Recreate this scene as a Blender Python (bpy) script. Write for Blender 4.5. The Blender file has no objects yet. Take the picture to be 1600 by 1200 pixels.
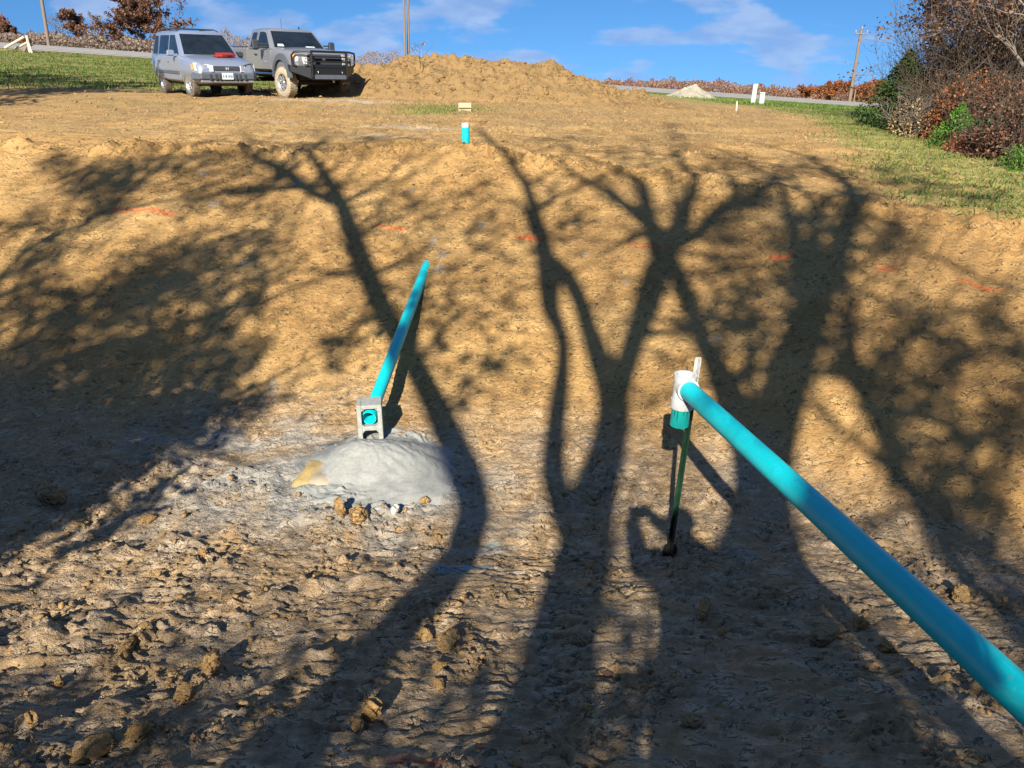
import bpy, math, random
import numpy as np
from mathutils import Vector, Matrix

# ------------------------------------------------------------------ camera, sky, sun, exposure
SC = bpy.context.scene
COL = SC.collection
CZ = 2.8                                   # eye height above the basin floor
PITCH = math.radians(21.8)
FPX = 1202.0                               # focal length in photo pixels (1600 wide)
cam_d = bpy.data.cameras.new('camera'); cam = bpy.data.objects.new('camera', cam_d); COL.objects.link(cam)
cam_d.sensor_width = 36.0; cam_d.lens = 36.0 * FPX / 1600.0
cam_d.clip_start = 0.05; cam_d.clip_end = 3000
cam.location = (0, 0, CZ); cam.rotation_euler = (math.radians(90) - PITCH, 0, 0)
SC.camera = cam

SUN_EL = math.radians(30.6); SUN_AZ = math.radians(10.8)      # light runs forward and a little to the right
LDIR = Vector((math.sin(SUN_AZ) * math.cos(SUN_EL), math.cos(SUN_AZ) * math.cos(SUN_EL), -math.sin(SUN_EL)))
sun_d = bpy.data.lights.new('sun', 'SUN'); sun = bpy.data.objects.new('sun', sun_d); COL.objects.link(sun)
sun_d.energy = 5.0; sun_d.angle = math.radians(0.53); sun_d.color = (1.0, 0.93, 0.80)
sun.rotation_euler = LDIR.to_track_quat('-Z', 'Y').to_euler(); sun.location = (-10, -30, 30)

world = bpy.data.worlds.new('World'); SC.world = world; world.use_nodes = True
nt = world.node_tree; N = nt.nodes; Lk = nt.links
for n in list(N): N.remove(n)
def wn(t, **k):
    n = N.new(t)
    for a, b in k.items(): setattr(n, a, b)
    return n
tc = wn('ShaderNodeTexCoord')
sky = wn('ShaderNodeTexSky'); sky.sky_type = 'NISHITA'; sky.sun_disc = False
sky.sun_elevation = SUN_EL; sky.sun_rotation = math.radians(180) + SUN_AZ
sky.air_density = 1.0; sky.dust_density = 0.0; sky.ozone_density = 3.0; sky.altitude = 1500
# lift the look-up a little off the hazy horizon band: clear autumn air
mp = wn('ShaderNodeMapping'); mp.inputs['Location'].default_value = (0, 0, 0.20); Lk.new(tc.outputs['Generated'], mp.inputs['Vector'])
Lk.new(mp.outputs['Vector'], sky.inputs['Vector'])
hs = wn('ShaderNodeHueSaturation'); hs.inputs['Saturation'].default_value = 1.25; hs.inputs['Value'].default_value = 1.25
Lk.new(sky.outputs['Color'], hs.inputs['Color'])
# fair-weather clouds laid out on a plane overhead
sx = wn('ShaderNodeSeparateXYZ'); Lk.new(tc.outputs['Generated'], sx.inputs[0])
az = wn('ShaderNodeMath', operation='MAXIMUM'); az.inputs[1].default_value = 0.0; Lk.new(sx.outputs['Z'], az.inputs[0])
ad = wn('ShaderNodeMath', operation='ADD'); ad.inputs[1].default_value = 0.30; Lk.new(az.outputs[0], ad.inputs[0])
dx = wn('ShaderNodeMath', operation='DIVIDE'); Lk.new(sx.outputs['X'], dx.inputs[0]); Lk.new(ad.outputs[0], dx.inputs[1])
dy = wn('ShaderNodeMath', operation='DIVIDE'); Lk.new(sx.outputs['Y'], dy.inputs[0]); Lk.new(ad.outputs[0], dy.inputs[1])
cb = wn('ShaderNodeCombineXYZ'); Lk.new(dx.outputs[0], cb.inputs['X']); Lk.new(dy.outputs[0], cb.inputs['Y'])
CLOUD_OFF = (0.35, 5.1, 0.0)
cm = wn('ShaderNodeMapping'); cm.inputs['Location'].default_value = CLOUD_OFF; Lk.new(cb.outputs[0], cm.inputs['Vector'])
n1 = wn('ShaderNodeTexNoise'); n1.inputs['Scale'].default_value = 2.6; n1.inputs['Detail'].default_value = 7; n1.inputs['Roughness'].default_value = 0.52
Lk.new(cm.outputs[0], n1.inputs['Vector'])
cr = wn('ShaderNodeMapRange'); cr.inputs['From Min'].default_value = 0.485; cr.inputs['From Max'].default_value = 0.60; cr.clamp = True
cr.interpolation_type = 'SMOOTHSTEP'
Lk.new(n1.outputs['Fac'], cr.inputs['Value'])
n2 = wn('ShaderNodeTexNoise'); n2.inputs['Scale'].default_value = 6.0; n2.inputs['Detail'].default_value = 5
Lk.new(cm.outputs[0], n2.inputs['Vector'])
ccol = wn('ShaderNodeValToRGB'); Lk.new(n2.outputs['Fac'], ccol.inputs['Fac'])
ccol.color_ramp.elements[0].position = 0.36; ccol.color_ramp.elements[0].color = (2.5, 3.7, 6.6, 1)
ccol.color_ramp.elements[1].position = 0.62; ccol.color_ramp.elements[1].color = (4.0, 5.1, 7.4, 1)
cf = wn('ShaderNodeMath', operation='MULTIPLY'); cf.inputs[1].default_value = 0.68; Lk.new(cr.outputs[0], cf.inputs[0])
mx = wn('ShaderNodeMix', data_type='RGBA'); Lk.new(cf.outputs[0], mx.inputs['Factor']); Lk.new(hs.outputs['Color'], mx.inputs['A']); Lk.new(ccol.outputs['Color'], mx.inputs['B'])
bg = wn('ShaderNodeBackground'); bg.inputs['Strength'].default_value = 0.052; Lk.new(mx.outputs['Result'], bg.inputs['Color'])
wo = wn('ShaderNodeOutputWorld'); Lk.new(bg.outputs[0], wo.inputs['Surface'])

SC.view_settings.view_transform = 'Standard'; SC.view_settings.look = 'None'
SC.view_settings.exposure = 1.2; SC.view_settings.gamma = 1.0; SC.view_settings.use_curve_mapping = False
SC.cycles.max_bounces = 6; SC.cycles.diffuse_bounces = 2; SC.cycles.glossy_bounces = 3; SC.cycles.transparent_max_bounces = 8
SC.cycles.caustics_reflective = False; SC.cycles.caustics_refractive = False

RNG = np.random.default_rng(11); random.seed(11)

# ------------------------------------------------------------------ helpers
def tag(o, label=None, cat=None, group=None, kind=None):
    if label: o['label'] = label
    if cat: o['category'] = cat
    if group: o['group'] = group
    if kind: o['kind'] = kind
    return o
def empty(name, loc=(0, 0, 0), rz=0.0):
    o = bpy.data.objects.new(name, None); COL.objects.link(o); o.location = loc; o.rotation_euler = (0, 0, rz); o.empty_display_size = 0.2
    return o
def np_mesh(name, V, F, mat=None, parent=None, smooth=False, attrs=None):
    """V (n,3); F (m,k) index array; attrs: {name: per-vertex float array}"""
    V = np.asarray(V, np.float32); F = np.asarray(F, np.int32); k = F.shape[1]
    me = bpy.data.meshes.new(name); me.vertices.add(len(V)); me.vertices.foreach_set('co', V.ravel())
    me.loops.add(F.size); me.loops.foreach_set('vertex_index', F.ravel())
    me.polygons.add(len(F)); me.polygons.foreach_set('loop_start', np.arange(0, F.size, k, dtype=np.int32))
    me.polygons.foreach_set('loop_total', np.full(len(F), k, np.int32))
    if smooth: me.polygons.foreach_set('use_smooth', np.ones(len(F), bool))
    for a, d in (attrs or {}).items():
        at = me.attributes.new(a, 'FLOAT', 'POINT'); at.data.foreach_set('value', np.asarray(d, np.float32))
    me.update(calc_edges=True)
    o = bpy.data.objects.new(name, me); COL.objects.link(o)
    if mat: me.materials.append(mat)
    if parent: o.parent = parent
    return o
class MB:
    """collects shapes, build() links them as one mesh object"""
    def __init__(s): s.v = []; s.f = []; s.sm = []
    def add(s, vs, fs, smooth=False, M=None):
        b = len(s.v)
        for p in vs:
            p = Vector(p); s.v.append(tuple(M @ p if M is not None else p))
        for f in fs: s.f.append(tuple(i + b for i in f)); s.sm.append(smooth)
        return s
    def box(s, c, size, M=None, bev=0.0):
        x, y, z = [d / 2 for d in size]; cx, cy, cz = c
        if bev <= 0:
            vs = [(cx + i * x, cy + j * y, cz + k * z) for k in (-1, 1) for j in (-1, 1) for i in (-1, 1)]
            return s.add(vs, [(0, 2, 3, 1), (4, 5, 7, 6), (0, 1, 5, 4), (2, 6, 7, 3), (0, 4, 6, 2), (1, 3, 7, 5)], False, M)
        b = min(bev, x * .95, y * .95, z * .95); vs = []; rings = []
        for (zz, ins) in ((-z, b), (-z + b, 0), (z - b, 0), (z, b)):
            xx, yy = x - ins, y - ins
            c2 = b * 0.6 if ins == 0 else b * 0.4
            ring = [(-xx + c2, -yy), (xx - c2, -yy), (xx, -yy + c2), (xx, yy - c2), (xx - c2, yy), (-xx + c2, yy), (-xx, yy - c2), (-xx, -yy + c2)]
            rings.append(range(len(vs), len(vs) + 8)); vs += [(cx + p, cy + q, cz + zz) for p, q in ring]
        fs = [tuple(reversed(rings[0])), tuple(rings[3])]
        for a, b2 in zip(rings[:-1], rings[1:]):
            fs += [(a[i], a[(i + 1) % 8], b2[(i + 1) % 8], b2[i]) for i in range(8)]
        return s.add(vs, fs, False, M)
    def tube(s, pts, rad, n=8, cap=True, M=None, smooth=True):
        pts = [Vector(p) for p in pts]; m = len(pts)
        if not hasattr(rad, '__len__'): rad = [rad] * m
        vs = []; t0 = None; u = None
        for i, p in enumerate(pts):
            t = (pts[min(i + 1, m - 1)] - pts[max(i - 1, 0)])
            t = t.normalized() if t.length > 1e-9 else Vector((0, 0, 1))
            if u is None:
                a = Vector((0, 0, 1)) if abs(t.z) < .9 else Vector((1, 0, 0)); u = t.cross(a).normalized()
            else:
                u = (u - t * u.dot(t)); u = u.normalized() if u.length > 1e-6 else t.orthogonal().normalized()
            w = t.cross(u)
            for k in range(n):
                an = 2 * math.pi * k / n; vs.append(p + (u * math.cos(an) + w * math.sin(an)) * rad[i])
        fs = [(i * n + k, i * n + (k + 1) % n, (i + 1) * n + (k + 1) % n, (i + 1) * n + k) for i in range(m - 1) for k in range(n)]
        s.add(vs, fs, smooth, M)
        if cap: s.add(vs[:n], [tuple(reversed(range(n)))], False, M); s.add(vs[-n:], [tuple(range(n))], False, M)
        return s
    def pipe(s, a, b, r, ri, n=32, M=None):
        """hollow pipe from a to b"""
        a = Vector(a); b = Vector(b); t = (b - a).normalized(); u = t.orthogonal().normalized(); w = t.cross(u); vs = []
        for (p, rr) in ((a, r), (b, r), (b, ri), (a, ri)):
            vs += [p + (u * math.cos(2 * math.pi * k / n) + w * math.sin(2 * math.pi * k / n)) * rr for k in range(n)]
        for q in range(4):
            e = (q + 1) % 4
            s.add([*vs[q * n:(q + 1) * n], *vs[e * n:(e + 1) * n]], [(k, (k + 1) % n, n + (k + 1) % n, n + k) for k in range(n)], q in (0, 2), M)
        return s
    def lathe(s, prof, n=24, M=None, axis='z', smooth=True):
        vs = []
        for (r, h) in prof:
            for k in range(n):
                a = 2 * math.pi * k / n
                vs.append((r * math.cos(a), r * math.sin(a), h) if axis == 'z' else (r * math.cos(a), h, r * math.sin(a)))
        m = len(prof)
        fs = [(i * n + k, i * n + (k + 1) % n, (i + 1) * n + (k + 1) % n, (i + 1) * n + k) for i in range(m - 1) for k in range(n)]
        return s.add(vs, fs, smooth, M)
    def prism(s, poly, y0, y1, M=None):
        """polygon in xz extruded along y"""
        n = len(poly); vs = [(x, y0, z) for x, z in poly] + [(x, y1, z) for x, z in poly]
        fs = [tuple(range(n)), tuple(reversed(range(n, 2 * n)))] + [(i, i + n, (i + 1) % n + n, (i + 1) % n) for i in range(n)]
        return s.add(vs, fs, False, M)
    def build(s, name, mat, parent=None):
        me = bpy.data.meshes.new(name); me.from_pydata(s.v, [], s.f); me.polygons.foreach_set('use_smooth', s.sm)
        me.materials.append(mat); me.update()
        o = bpy.data.objects.new(name, me); COL.objects.link(o)
        if parent: o.parent = parent
        return o

# gradient noise and cell noise on arrays
def _h(ix, iy, seed):
    v = (ix.astype(np.int64) * 374761393 + iy.astype(np.int64) * 668265263 + seed * 974634777) & 0xFFFFFFFF
    v = ((v ^ (v >> 13)) * 1274126177) & 0xFFFFFFFF
    v = v ^ (v >> 16)
    return v
def perlin(x, y, seed=0):
    x = np.asarray(x, float); y = np.asarray(y, float)
    ix = np.floor(x); iy = np.floor(y); fx = x - ix; fy = y - iy
    u = fx * fx * fx * (fx * (fx * 6 - 15) + 10); v = fy * fy * fy * (fy * (fy * 6 - 15) + 10)
    def g(dx_, dy_):
        a = _h(ix + dx_, iy + dy_, seed) * (2 * math.pi / 4294967296.0)
        return np.cos(a) * (fx - dx_) + np.sin(a) * (fy - dy_)
    a = g(0, 0); b = g(1, 0); c = g(0, 1); d = g(1, 1)
    return ((a + (b - a) * u) * (1 - v) + (c + (d - c) * u) * v) * 1.41
def fbm(x, y, seed=0, oct=4, gain=0.5):
    t = 0; a = 1.0; f = 1.0
    for o in range(oct): t = t + a * perlin(x * f + 13.7 * o, y * f - 7.1 * o, seed + o); a *= gain; f *= 2.03
    return t
def worley(x, y, seed=0):
    """F1, F2 distance and a random number of the nearest cell"""
    x = np.asarray(x, float); y = np.asarray(y, float)
    ix = np.floor(x); iy = np.floor(y); f1 = np.full(x.shape, 9.0); f2 = np.full(x.shape, 9.0); rid = np.zeros(x.shape)
    for a in (-1, 0, 1):
        for b in (-1, 0, 1):
            cx = ix + a; cy = iy + b
            px = cx + _h(cx, cy, seed) / 4294967296.0; py = cy + _h(cx, cy, seed + 5) / 4294967296.0
            d = np.hypot(px - x, py - y); r = _h(cx, cy, seed + 9) / 4294967296.0
            n = d < f1
            f2 = np.where(n, f1, np.minimum(f2, d)); rid = np.where(n, r, rid); f1 = np.where(n, d, f1)
    return f1, f2, rid
def sstep(a, b, x):
    t = np.clip((np.asarray(x, float) - a) / (b - a), 0, 1); return t * t * (3 - 2 * t)

# ------------------------------------------------------------------ the lie of the land (metres; eye at z = 2.8)
AY = [-60, 5, 8, 11, 14, 22, 40, 60, 67, 75, 110, 300, 800]
AZ = [-1.2, -1.2, -1.12, -1.0, -.92, -.73, -.60, -.46, -.18, -.16, -.25, -7, -22]
BYL = [-60, 11, 22, 60, 800]; BLV = [-.005, -.005, -.022, -.065, -.065]
BRV = [-.045, -.045, -.042, -.065, -.065]
def z_up(x, y):
    a = np.interp(y, AY, AZ); xl = np.clip(x, -170, 0); xr = np.clip(x, 0, 170)
    return CZ + a + xl * np.interp(y, BYL, BLV) + xr * np.interp(y, BYL, BRV)
def crest_y(x): return np.interp(x, [-30, -7.4, -3.6, -1, .8, 2.3, 3.3, 4.0, 5.0, 7, 12], [12.5, 11.8, 11.4, 11.1, 10.5, 9.6, 9.0, 8.3, 7.6, 6.4, 4])
def toe_y(x): return np.interp(x, [-30, -4.6, -1, .6, 1.95, 2.6, 3.1, 5, 8, 12], [7.0, 6.3, 5.9, 5.6, 4.8, 4.2, 3.8, 2.5, 1.0, -1])
def base_h(x, y):
    x = np.asarray(x, float); y = np.asarray(y, float)
    yc = crest_y(x) + .16 * perlin(x * .7, x * 0 + 3.3, 41) ; yt = toe_y(x)
    zc = z_up(x, yc); s = (y - yt) / (yc - yt)
    k = .13                                                     # rounded toe
    ss = np.where(s < -k, 0, np.where(s < k, (s + k) ** 2 / (4 * k), s))
    far = np.where(s < 1, zc * np.minimum(ss, 1), z_up(x, y))
    far = far + .03 * np.exp(-((s - .985) / .03) ** 2)            # the lip is worn round
    near = np.interp(y, [-60, -14, -4, -2, 0, 2.6, 4.2, 14, 60], [2.0, 2.0, 1.8, 1.7, 1.2, .40, .03, 0.0, -90])
    d = near - far; m = .10
    h = np.maximum(near, far) + np.where(np.abs(d) < m, (m - np.abs(d)) ** 2 / (4 * m), 0)
    # spoil cone round the clean-out pipe, and the ridge of its trench
    r = np.hypot((x + .66) / 1.15, (y - 10.85) / .75)
    h = h + .10 * np.exp(-(r / .65) ** 2)
    t = np.clip(((x + .3) * .75 + (y - 11.4) * -.66) / 1.6, 0, 1)
    return h
def d_floor(x, y):
    """basin floor and near bank: crumbly crust in cross-wise slabs, tracks, clods"""
    wx = x + .10 * fbm(x * 2.2, y * 2.2, 21, 3); wy = y + .08 * fbm(x * 2.6, y * 2.6, 25, 3)
    slab = perlin(wx * 2.6, wy * 11.0, 31); slab2 = perlin(wx * 7.0, wy * 27.0, 32)
    f1, f2, rid = worley(wx * 6.0, wy * 13.0, 3)
    gap = np.clip(1 - (f2 - f1) * 5.0, 0, 1) * sstep(-.1, .4, perlin(x * 2.3, y * 2.9, 33))
    rg = 1 - np.abs(fbm(wx * 6, wy * 9, 35, 4, .6)) * 1.5              # sharp crumbled ridges
    pile_ = sstep(.0, .55, fbm(x * 1.5 + 4, y * 2.2, 51, 3, .6))       # where the crumbs gather
    left_ = sstep(.2, 1.0, (1.4 - x) / 4.0) * (1 - sstep(4.6, 5.5, y))
    rough = .30 + .9 * pile_ + .35 * left_
    lm = np.clip(fbm(wx * 4.5, wy * 7.0, 53, 4, .62), 0, 2)
    sm = np.clip(fbm(wx * 19, wy * 26.0, 57, 3, .65), 0, 2)
    step = (rid - .5) * sstep(-.2, .3, perlin(x * 1.3, y * 1.9, 59))
    smear = perlin(wx * 2.5, wy * 46.0, 63)
    fl = .010 * slab + .008 * slab2 + .005 * smear - .034 * gap ** 2 + .020 * step + (.010 * rg + .040 * np.clip(lm - .25, 0, 2) + .030 * np.clip(sm - .06, 0, 2)) * rough
    tw_ = x + .05 * perlin(y * .8, x * 0 + 1, 65)                       # tracks of a tracked machine run towards the bank
    cle = 0
    for cx in (-1.9, -.75, .15, 1.3):
        band = sstep(.30, .22, np.abs(tw_ - cx)) * sstep(-.35, .25, perlin(x * 1.2, y * .9 + cx, 66))
        ph = (y + .06 * perlin(x * 2.2, y * 1.1, 67) + .03 * np.abs(tw_ - cx)) / .074; cle = cle + band * (np.abs((ph % 1.0) - .5) * 2) ** 3 * (.6 + .6 * perlin(x * 5, y * 5, 68))
        cle = cle + .5 * np.exp(-((np.abs(tw_ - cx) - .28) / .04) ** 2) * np.clip(perlin(x * 6, y * 6, 69) + .2, 0, 1)
    return fl + .032 * cle * (1 - sstep(5.0, 5.6, y))
def d_bank(x, y):
    """bank: bucket-smoothed clay with small tears; dozer scars on the right"""
    f1b, f2b, ridb = worley(x * 3.4 + .3 * perlin(x * 5, y * 5, 81), y * 3.8, 12)
    tear = np.clip(.10 - (f2b - f1b), 0, .10) * 10 * sstep(.0, .35, perlin(x * 1.7, y * 1.7, 82))
    h1, h2, hid = worley(x * 12, y * 13, 13)
    chip = sstep(.1, .5, fbm(x * 1.1 + 7, y * 1.3, 83, 3))
    bk = .020 * fbm(x * 5, y * 4, 15, 4, .65) + .008 * fbm(x * 16, y * 14, 86, 2, .7) - .026 * tear + (.018 + .05 * chip) * np.clip(.42 - h1, 0, 1) * (hid > .66 - .25 * chip) - .03 * np.clip(fbm(x * 8, y * 11, 85, 3, .6) - .45, 0, 1)
    bk = bk * (.35 + .75 * sstep(-.15, .35, fbm(x * .9, y * .9, 87, 3)))
    xr = x * .80 - y * .60; yr = x * .60 + y * .80                # dozer scars run up to the right on the right-hand side
    scar = .038 * perlin(xr * 6.5, yr * .7, 91) + .014 * perlin(xr * 16, yr * 1.3, 92)
    return bk + scar * sstep(1.4, 3.0, x)
def d_rows(x, y):
    """windrows of clods pushed up across the left of the floor"""
    o = 0
    for (x0, y0, x1, y1, hgt, wd) in ((-4.6, 4.5, -2.3, 5.15, .075, .10), (-2.4, 5.0, -.9, 4.95, .05, .12), (-3.8, 3.4, -1.0, 4.5, .045, .13), (-3.0, 2.7, -.6, 3.7, .05, .14), (-2.2, 2.2, -.5, 2.75, .045, .12)):
        dx_, dy_ = x1 - x0, y1 - y0; L = math.hypot(dx_, dy_)
        a = ((x - x0) * dx_ + (y - y0) * dy_) / L; b = (-(x - x0) * dy_ + (y - y0) * dx_) / L
        b = b + .12 * perlin(a * 2.0, a * 0 + y0, 71)
        o = o + hgt * np.exp(-(b / wd) ** 2) * sstep(-.2, .3, a) * (1 - sstep(L - .3, L + .2, a)) * np.clip(.35 + 1.6 * perlin(x * 6, y * 6, 72), 0, 1.5)
    return o
def d_up(x, y): return .036 * perlin(x * .8, y * 3.2, 16) + .022 * fbm(x * 4, y * 6, 17, 4, .6) + .02 * sstep(.15, .5, perlin(x * .5, y * 2.6, 18))
def detail(x, y):
    """lumps, cracks and track marks; returns height offset"""
    x = np.asarray(x, float); y = np.asarray(y, float)
    yc = crest_y(x); yt = toe_y(x); s = (y - yt) / (yc - yt)
    up = sstep(.96, 1.04, s); bank = sstep(-.05, .15, s) * (1 - up); floor = (1 - sstep(-.05, .2, s)); fade = 1 - sstep(30, 60, y); side = np.clip(1 - .55 * sstep(4, 9, np.abs(x)), .2, 1)
    o = np.zeros_like(x)
    def part(mask, fn, wgt):
        k = np.nonzero(mask)[0]
        if len(k): o[k] += fn(x[k], y[k]) * wgt[k]
    one = np.ones_like(x); near_ = (np.abs(x) < 40) & (y > -20) & (y < 75)
    part(near_, lambda a, b: .050 * fbm(a * .55, b * .55, 1, 3) + .016 * fbm(a * 2.1, b * 2.1, 5, 3), one * (1 - .9 * sstep(50, 75, np.hypot(x, y))))
    part((floor > .001) & (np.abs(x) < 9) & (y > .8), d_floor, floor * side)
    part((np.abs(x + 2.5) < 3.2) & (y > 1) & (y < 6), d_rows, one)
    part((bank > .001) & (np.abs(x) < 14), d_bank, bank)
    part((up > .001) & (fade > .001) & (np.abs(x) < 45) & (y > -5), d_up, up * fade)
    lip = np.exp(-((s - .99) / .04) ** 2); part((lip > .01) & (np.abs(x) < 14), lambda a, b: (.11 - .05 * sstep(1, 3, a)) * fbm(a * 3.5, b * 5.0, 19, 4, .65), lip)
    return o
def ground(x, y): return base_h(x, y) + detail(x, y)
def gz(x, y): return float(ground(np.array([x]), np.array([y]))[0])
CP, SP = math.cos(PITCH), math.sin(PITCH)
def ray(px, py):
    u = (px - 800) / FPX; v = (600 - py) / FPX
    return Vector((u, CP + v * SP, -SP + v * CP))
def at(px, py, Y):
    d = ray(px, py); return Vector((0, 0, CZ)) + d * (Y / d.y)
def hit(px, py):
    """where the sight line through a photo pixel meets the ground"""
    d = ray(px, py); ts = np.concatenate([np.linspace(1.0, 30, 3000), np.linspace(30, 400, 3000)])
    X = d.x * ts; Y = d.y * ts; Z = CZ + d.z * ts
    below = np.nonzero(Z < base_h(X, Y))[0]
    i = below[0] if len(below) else len(ts) - 1
    return Vector((X[i], Y[i], Z[i]))

# ------------------------------------------------------------------ materials
def new_mat(name):
    m = bpy.data.materials.new(name); m.use_nodes = True; t = m.node_tree
    return m, t, t.nodes['Principled BSDF']
def nd(t, typ, **k):
    n = t.nodes.new(typ)
    for a, b in k.items():
        if a in n.inputs.keys(): n.inputs[a].default_value = b
        else: setattr(n, a, b)
    return n
def ramp(t, fac, stops):
    r = t.nodes.new('ShaderNodeValToRGB'); e = r.color_ramp.elements
    while len(e) < len(stops): e.new(.5)
    for i, (p, c) in enumerate(stops): e[i].position = p; e[i].color = (*c, 1)
    t.links.new(fac, r.inputs['Fac']); return r.outputs['Color']
def mixc(t, fac, a, b):
    m = t.nodes.new('ShaderNodeMix'); m.data_type = 'RGBA'
    for s, v in ((m.inputs['Factor'], fac), (m.inputs['A'], a), (m.inputs['B'], b)):
        if hasattr(v, 'links') or hasattr(v, 'is_linked'): t.links.new(v, s)
        elif isinstance(v, tuple): s.default_value = (*v, 1)
        else: s.default_value = v
    return m.outputs['Result']
def math_(t, op, a, b=0.0):
    m = t.nodes.new('ShaderNodeMath'); m.operation = op
    for s, v in ((m.inputs[0], a), (m.inputs[1], b)):
        if hasattr(v, 'is_linked'): t.links.new(v, s)
        else: s.default_value = v
    return m.outputs[0]
def noise(t, vec, scale, detail=4, rough=.55, dist=0.0):
    n = nd(t, 'ShaderNodeTexNoise'); n.inputs['Scale'].default_value = scale; n.inputs['Detail'].default_value = detail
    n.inputs['Roughness'].default_value = rough; n.inputs['Distortion'].default_value = dist
    if vec is not None: t.links.new(vec, n.inputs['Vector'])
    return n.outputs['Fac']
def coords(t, scale=None):
    tcn = t.nodes.new('ShaderNodeTexCoord'); v = tcn.outputs['Object']
    if scale:
        mp_ = t.nodes.new('ShaderNodeMapping'); mp_.inputs['Scale'].default_value = scale; t.links.new(v, mp_.inputs['Vector']); v = mp_.outputs['Vector']
    return v
def bump(t, p, height, strength=.5, dist=.01, chain=None):
    b = t.nodes.new('ShaderNodeBump'); b.inputs['Strength'].default_value = strength; b.inputs['Distance'].default_value = dist
    t.links.new(height, b.inputs['Height'])
    if chain: t.links.new(chain, b.inputs['Normal'])
    t.links.new(b.outputs['Normal'], p.inputs['Normal']); return b.outputs['Normal']
def attr(t, name):
    a = t.nodes.new('ShaderNodeAttribute'); a.attribute_name = name; return a.outputs['Fac']

def make_soil(name, world_attrs=True, gray=None, nscale=3.0, scale_=1.0):
    m, t, p = new_mat(name)
    g = t.nodes.new('ShaderNodeNewGeometry'); pos = g.outputs['Position']
    nF = noise(t, pos, 30.0, 5, .78)                       # crumbs: tone and relief
    if world_attrs: nA = attr(t, 'tone'); nB = attr(t, 'tone_fine')
    else: nA = noise(t, pos, nscale, 3, .6); nB = nA
    clay = ramp(t, nA, [(.25, (.27, .143, .050)), (.50, (.44, .252, .092)), (.75, (.57, .36, .148))])
    clay = mixc(t, .42, clay, ramp(t, nB, [(.24, (.22, .110, .037)), (.5, (.43, .25, .093)), (.76, (.63, .415, .18))]))
    if gray is not None: c = mixc(t, gray, clay, (.24, .19, .135))
    else: c = clay
    if scale_ != 1.0: c = mixc(t, 1.0, c, c); hs_ = t.nodes.new('ShaderNodeHueSaturation'); hs_.inputs['Value'].default_value = scale_; t.links.new(c, hs_.inputs['Color']); c = hs_.outputs['Color']
    if world_attrs:
        gv = ramp(t, nB, [(.25, (.19, .156, .130)), (.5, (.35, .292, .234)), (.75, (.55, .462, .368))])
        c = mixc(t, attr(t, 'gray'), clay, gv)
        straw = ramp(t, nF, [(.34, (.11, .065, .030)), (.48, (.29, .195, .092)), (.66, (.50, .375, .20))])
        c = mixc(t, attr(t, 'dry'), c, straw)
        gr = ramp(t, nB, [(.2, (.07, .12, .025)), (.45, (.16, .22, .055)), (.8, (.36, .34, .15))])
        c = mixc(t, attr(t, 'green'), c, gr)
        c = mixc(t, attr(t, 'gravel'), c, ramp(t, nF, [(.3, (.42, .34, .24)), (.7, (.72, .66, .55))]))
    c = mixc(t, .40, c, ramp(t, nF, [(.30, (.055, .030, .012)), (.40, (.36, .22, .085)), (.62, (.44, .285, .115)), (.74, (.76, .54, .26))]))
    if world_attrs:
        du = math_(t, 'MULTIPLY', attr(t, 'dust'), math_(t, 'ADD', math_(t, 'MULTIPLY', nF, 1.3), .15)); du2 = math_(t, 'MINIMUM', du, 1.0)
        c = mixc(t, math_(t, 'MULTIPLY', du2, .85), c, (.33, .345, .33))
        spv = t.nodes.new('ShaderNodeMapRange'); spv.inputs['From Min'].default_value = .30; spv.inputs['From Max'].default_value = .48; t.links.new(nF, spv.inputs['Value'])
        for nm, col in (('paint_orange', (.80, .13, .045)), ('paint_blue', (.02, .42, .60)), ('paint_red', (.30, .02, .03))):
            c = mixc(t, math_(t, 'MULTIPLY', attr(t, nm), spv.outputs[0]), c, col)
    t.links.new(c, p.inputs['Base Color']); p.inputs['Roughness'].default_value = .95; p.inputs['Specular IOR Level'].default_value = .15
    mpc = t.nodes.new('ShaderNodeMapping'); mpc.inputs['Scale'].default_value = (9, 17, 17); t.links.new(pos, mpc.inputs['Vector'])
    nP = noise(t, mpc.outputs['Vector'], 1.0, 3, .62, .9)
    rd_ = math_(t, 'ABSOLUTE', math_(t, 'SUBTRACT', nP, .5)); crk = t.nodes.new('ShaderNodeMapRange'); crk.inputs['From Min'].default_value = .028; crk.inputs['From Max'].default_value = .0; t.links.new(rd_, crk.inputs['Value'])
    msk = t.nodes.new('ShaderNodeMapRange'); msk.inputs['From Min'].default_value = .50; msk.inputs['From Max'].default_value = .60; t.links.new(nB, msk.inputs['Value'])
    crack = math_(t, 'MULTIPLY', crk.outputs[0], msk.outputs[0])
    hgt_ = math_(t, 'SUBTRACT', noise(t, pos, 24, 5, .70), math_(t, 'MULTIPLY', crack, .55))
    cd = mixc(t, math_(t, 'MULTIPLY', crack, .55), c, (.07, .045, .028)); t.links.new(cd, p.inputs['Base Color'])
    bump(t, p, hgt_, .95, .040)
    return m
SOIL = make_soil('clay_soil'); CLOD = make_soil('clay_clod', False, .22); CLODG = make_soil('grey_clay_clod', False, .68)

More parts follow.
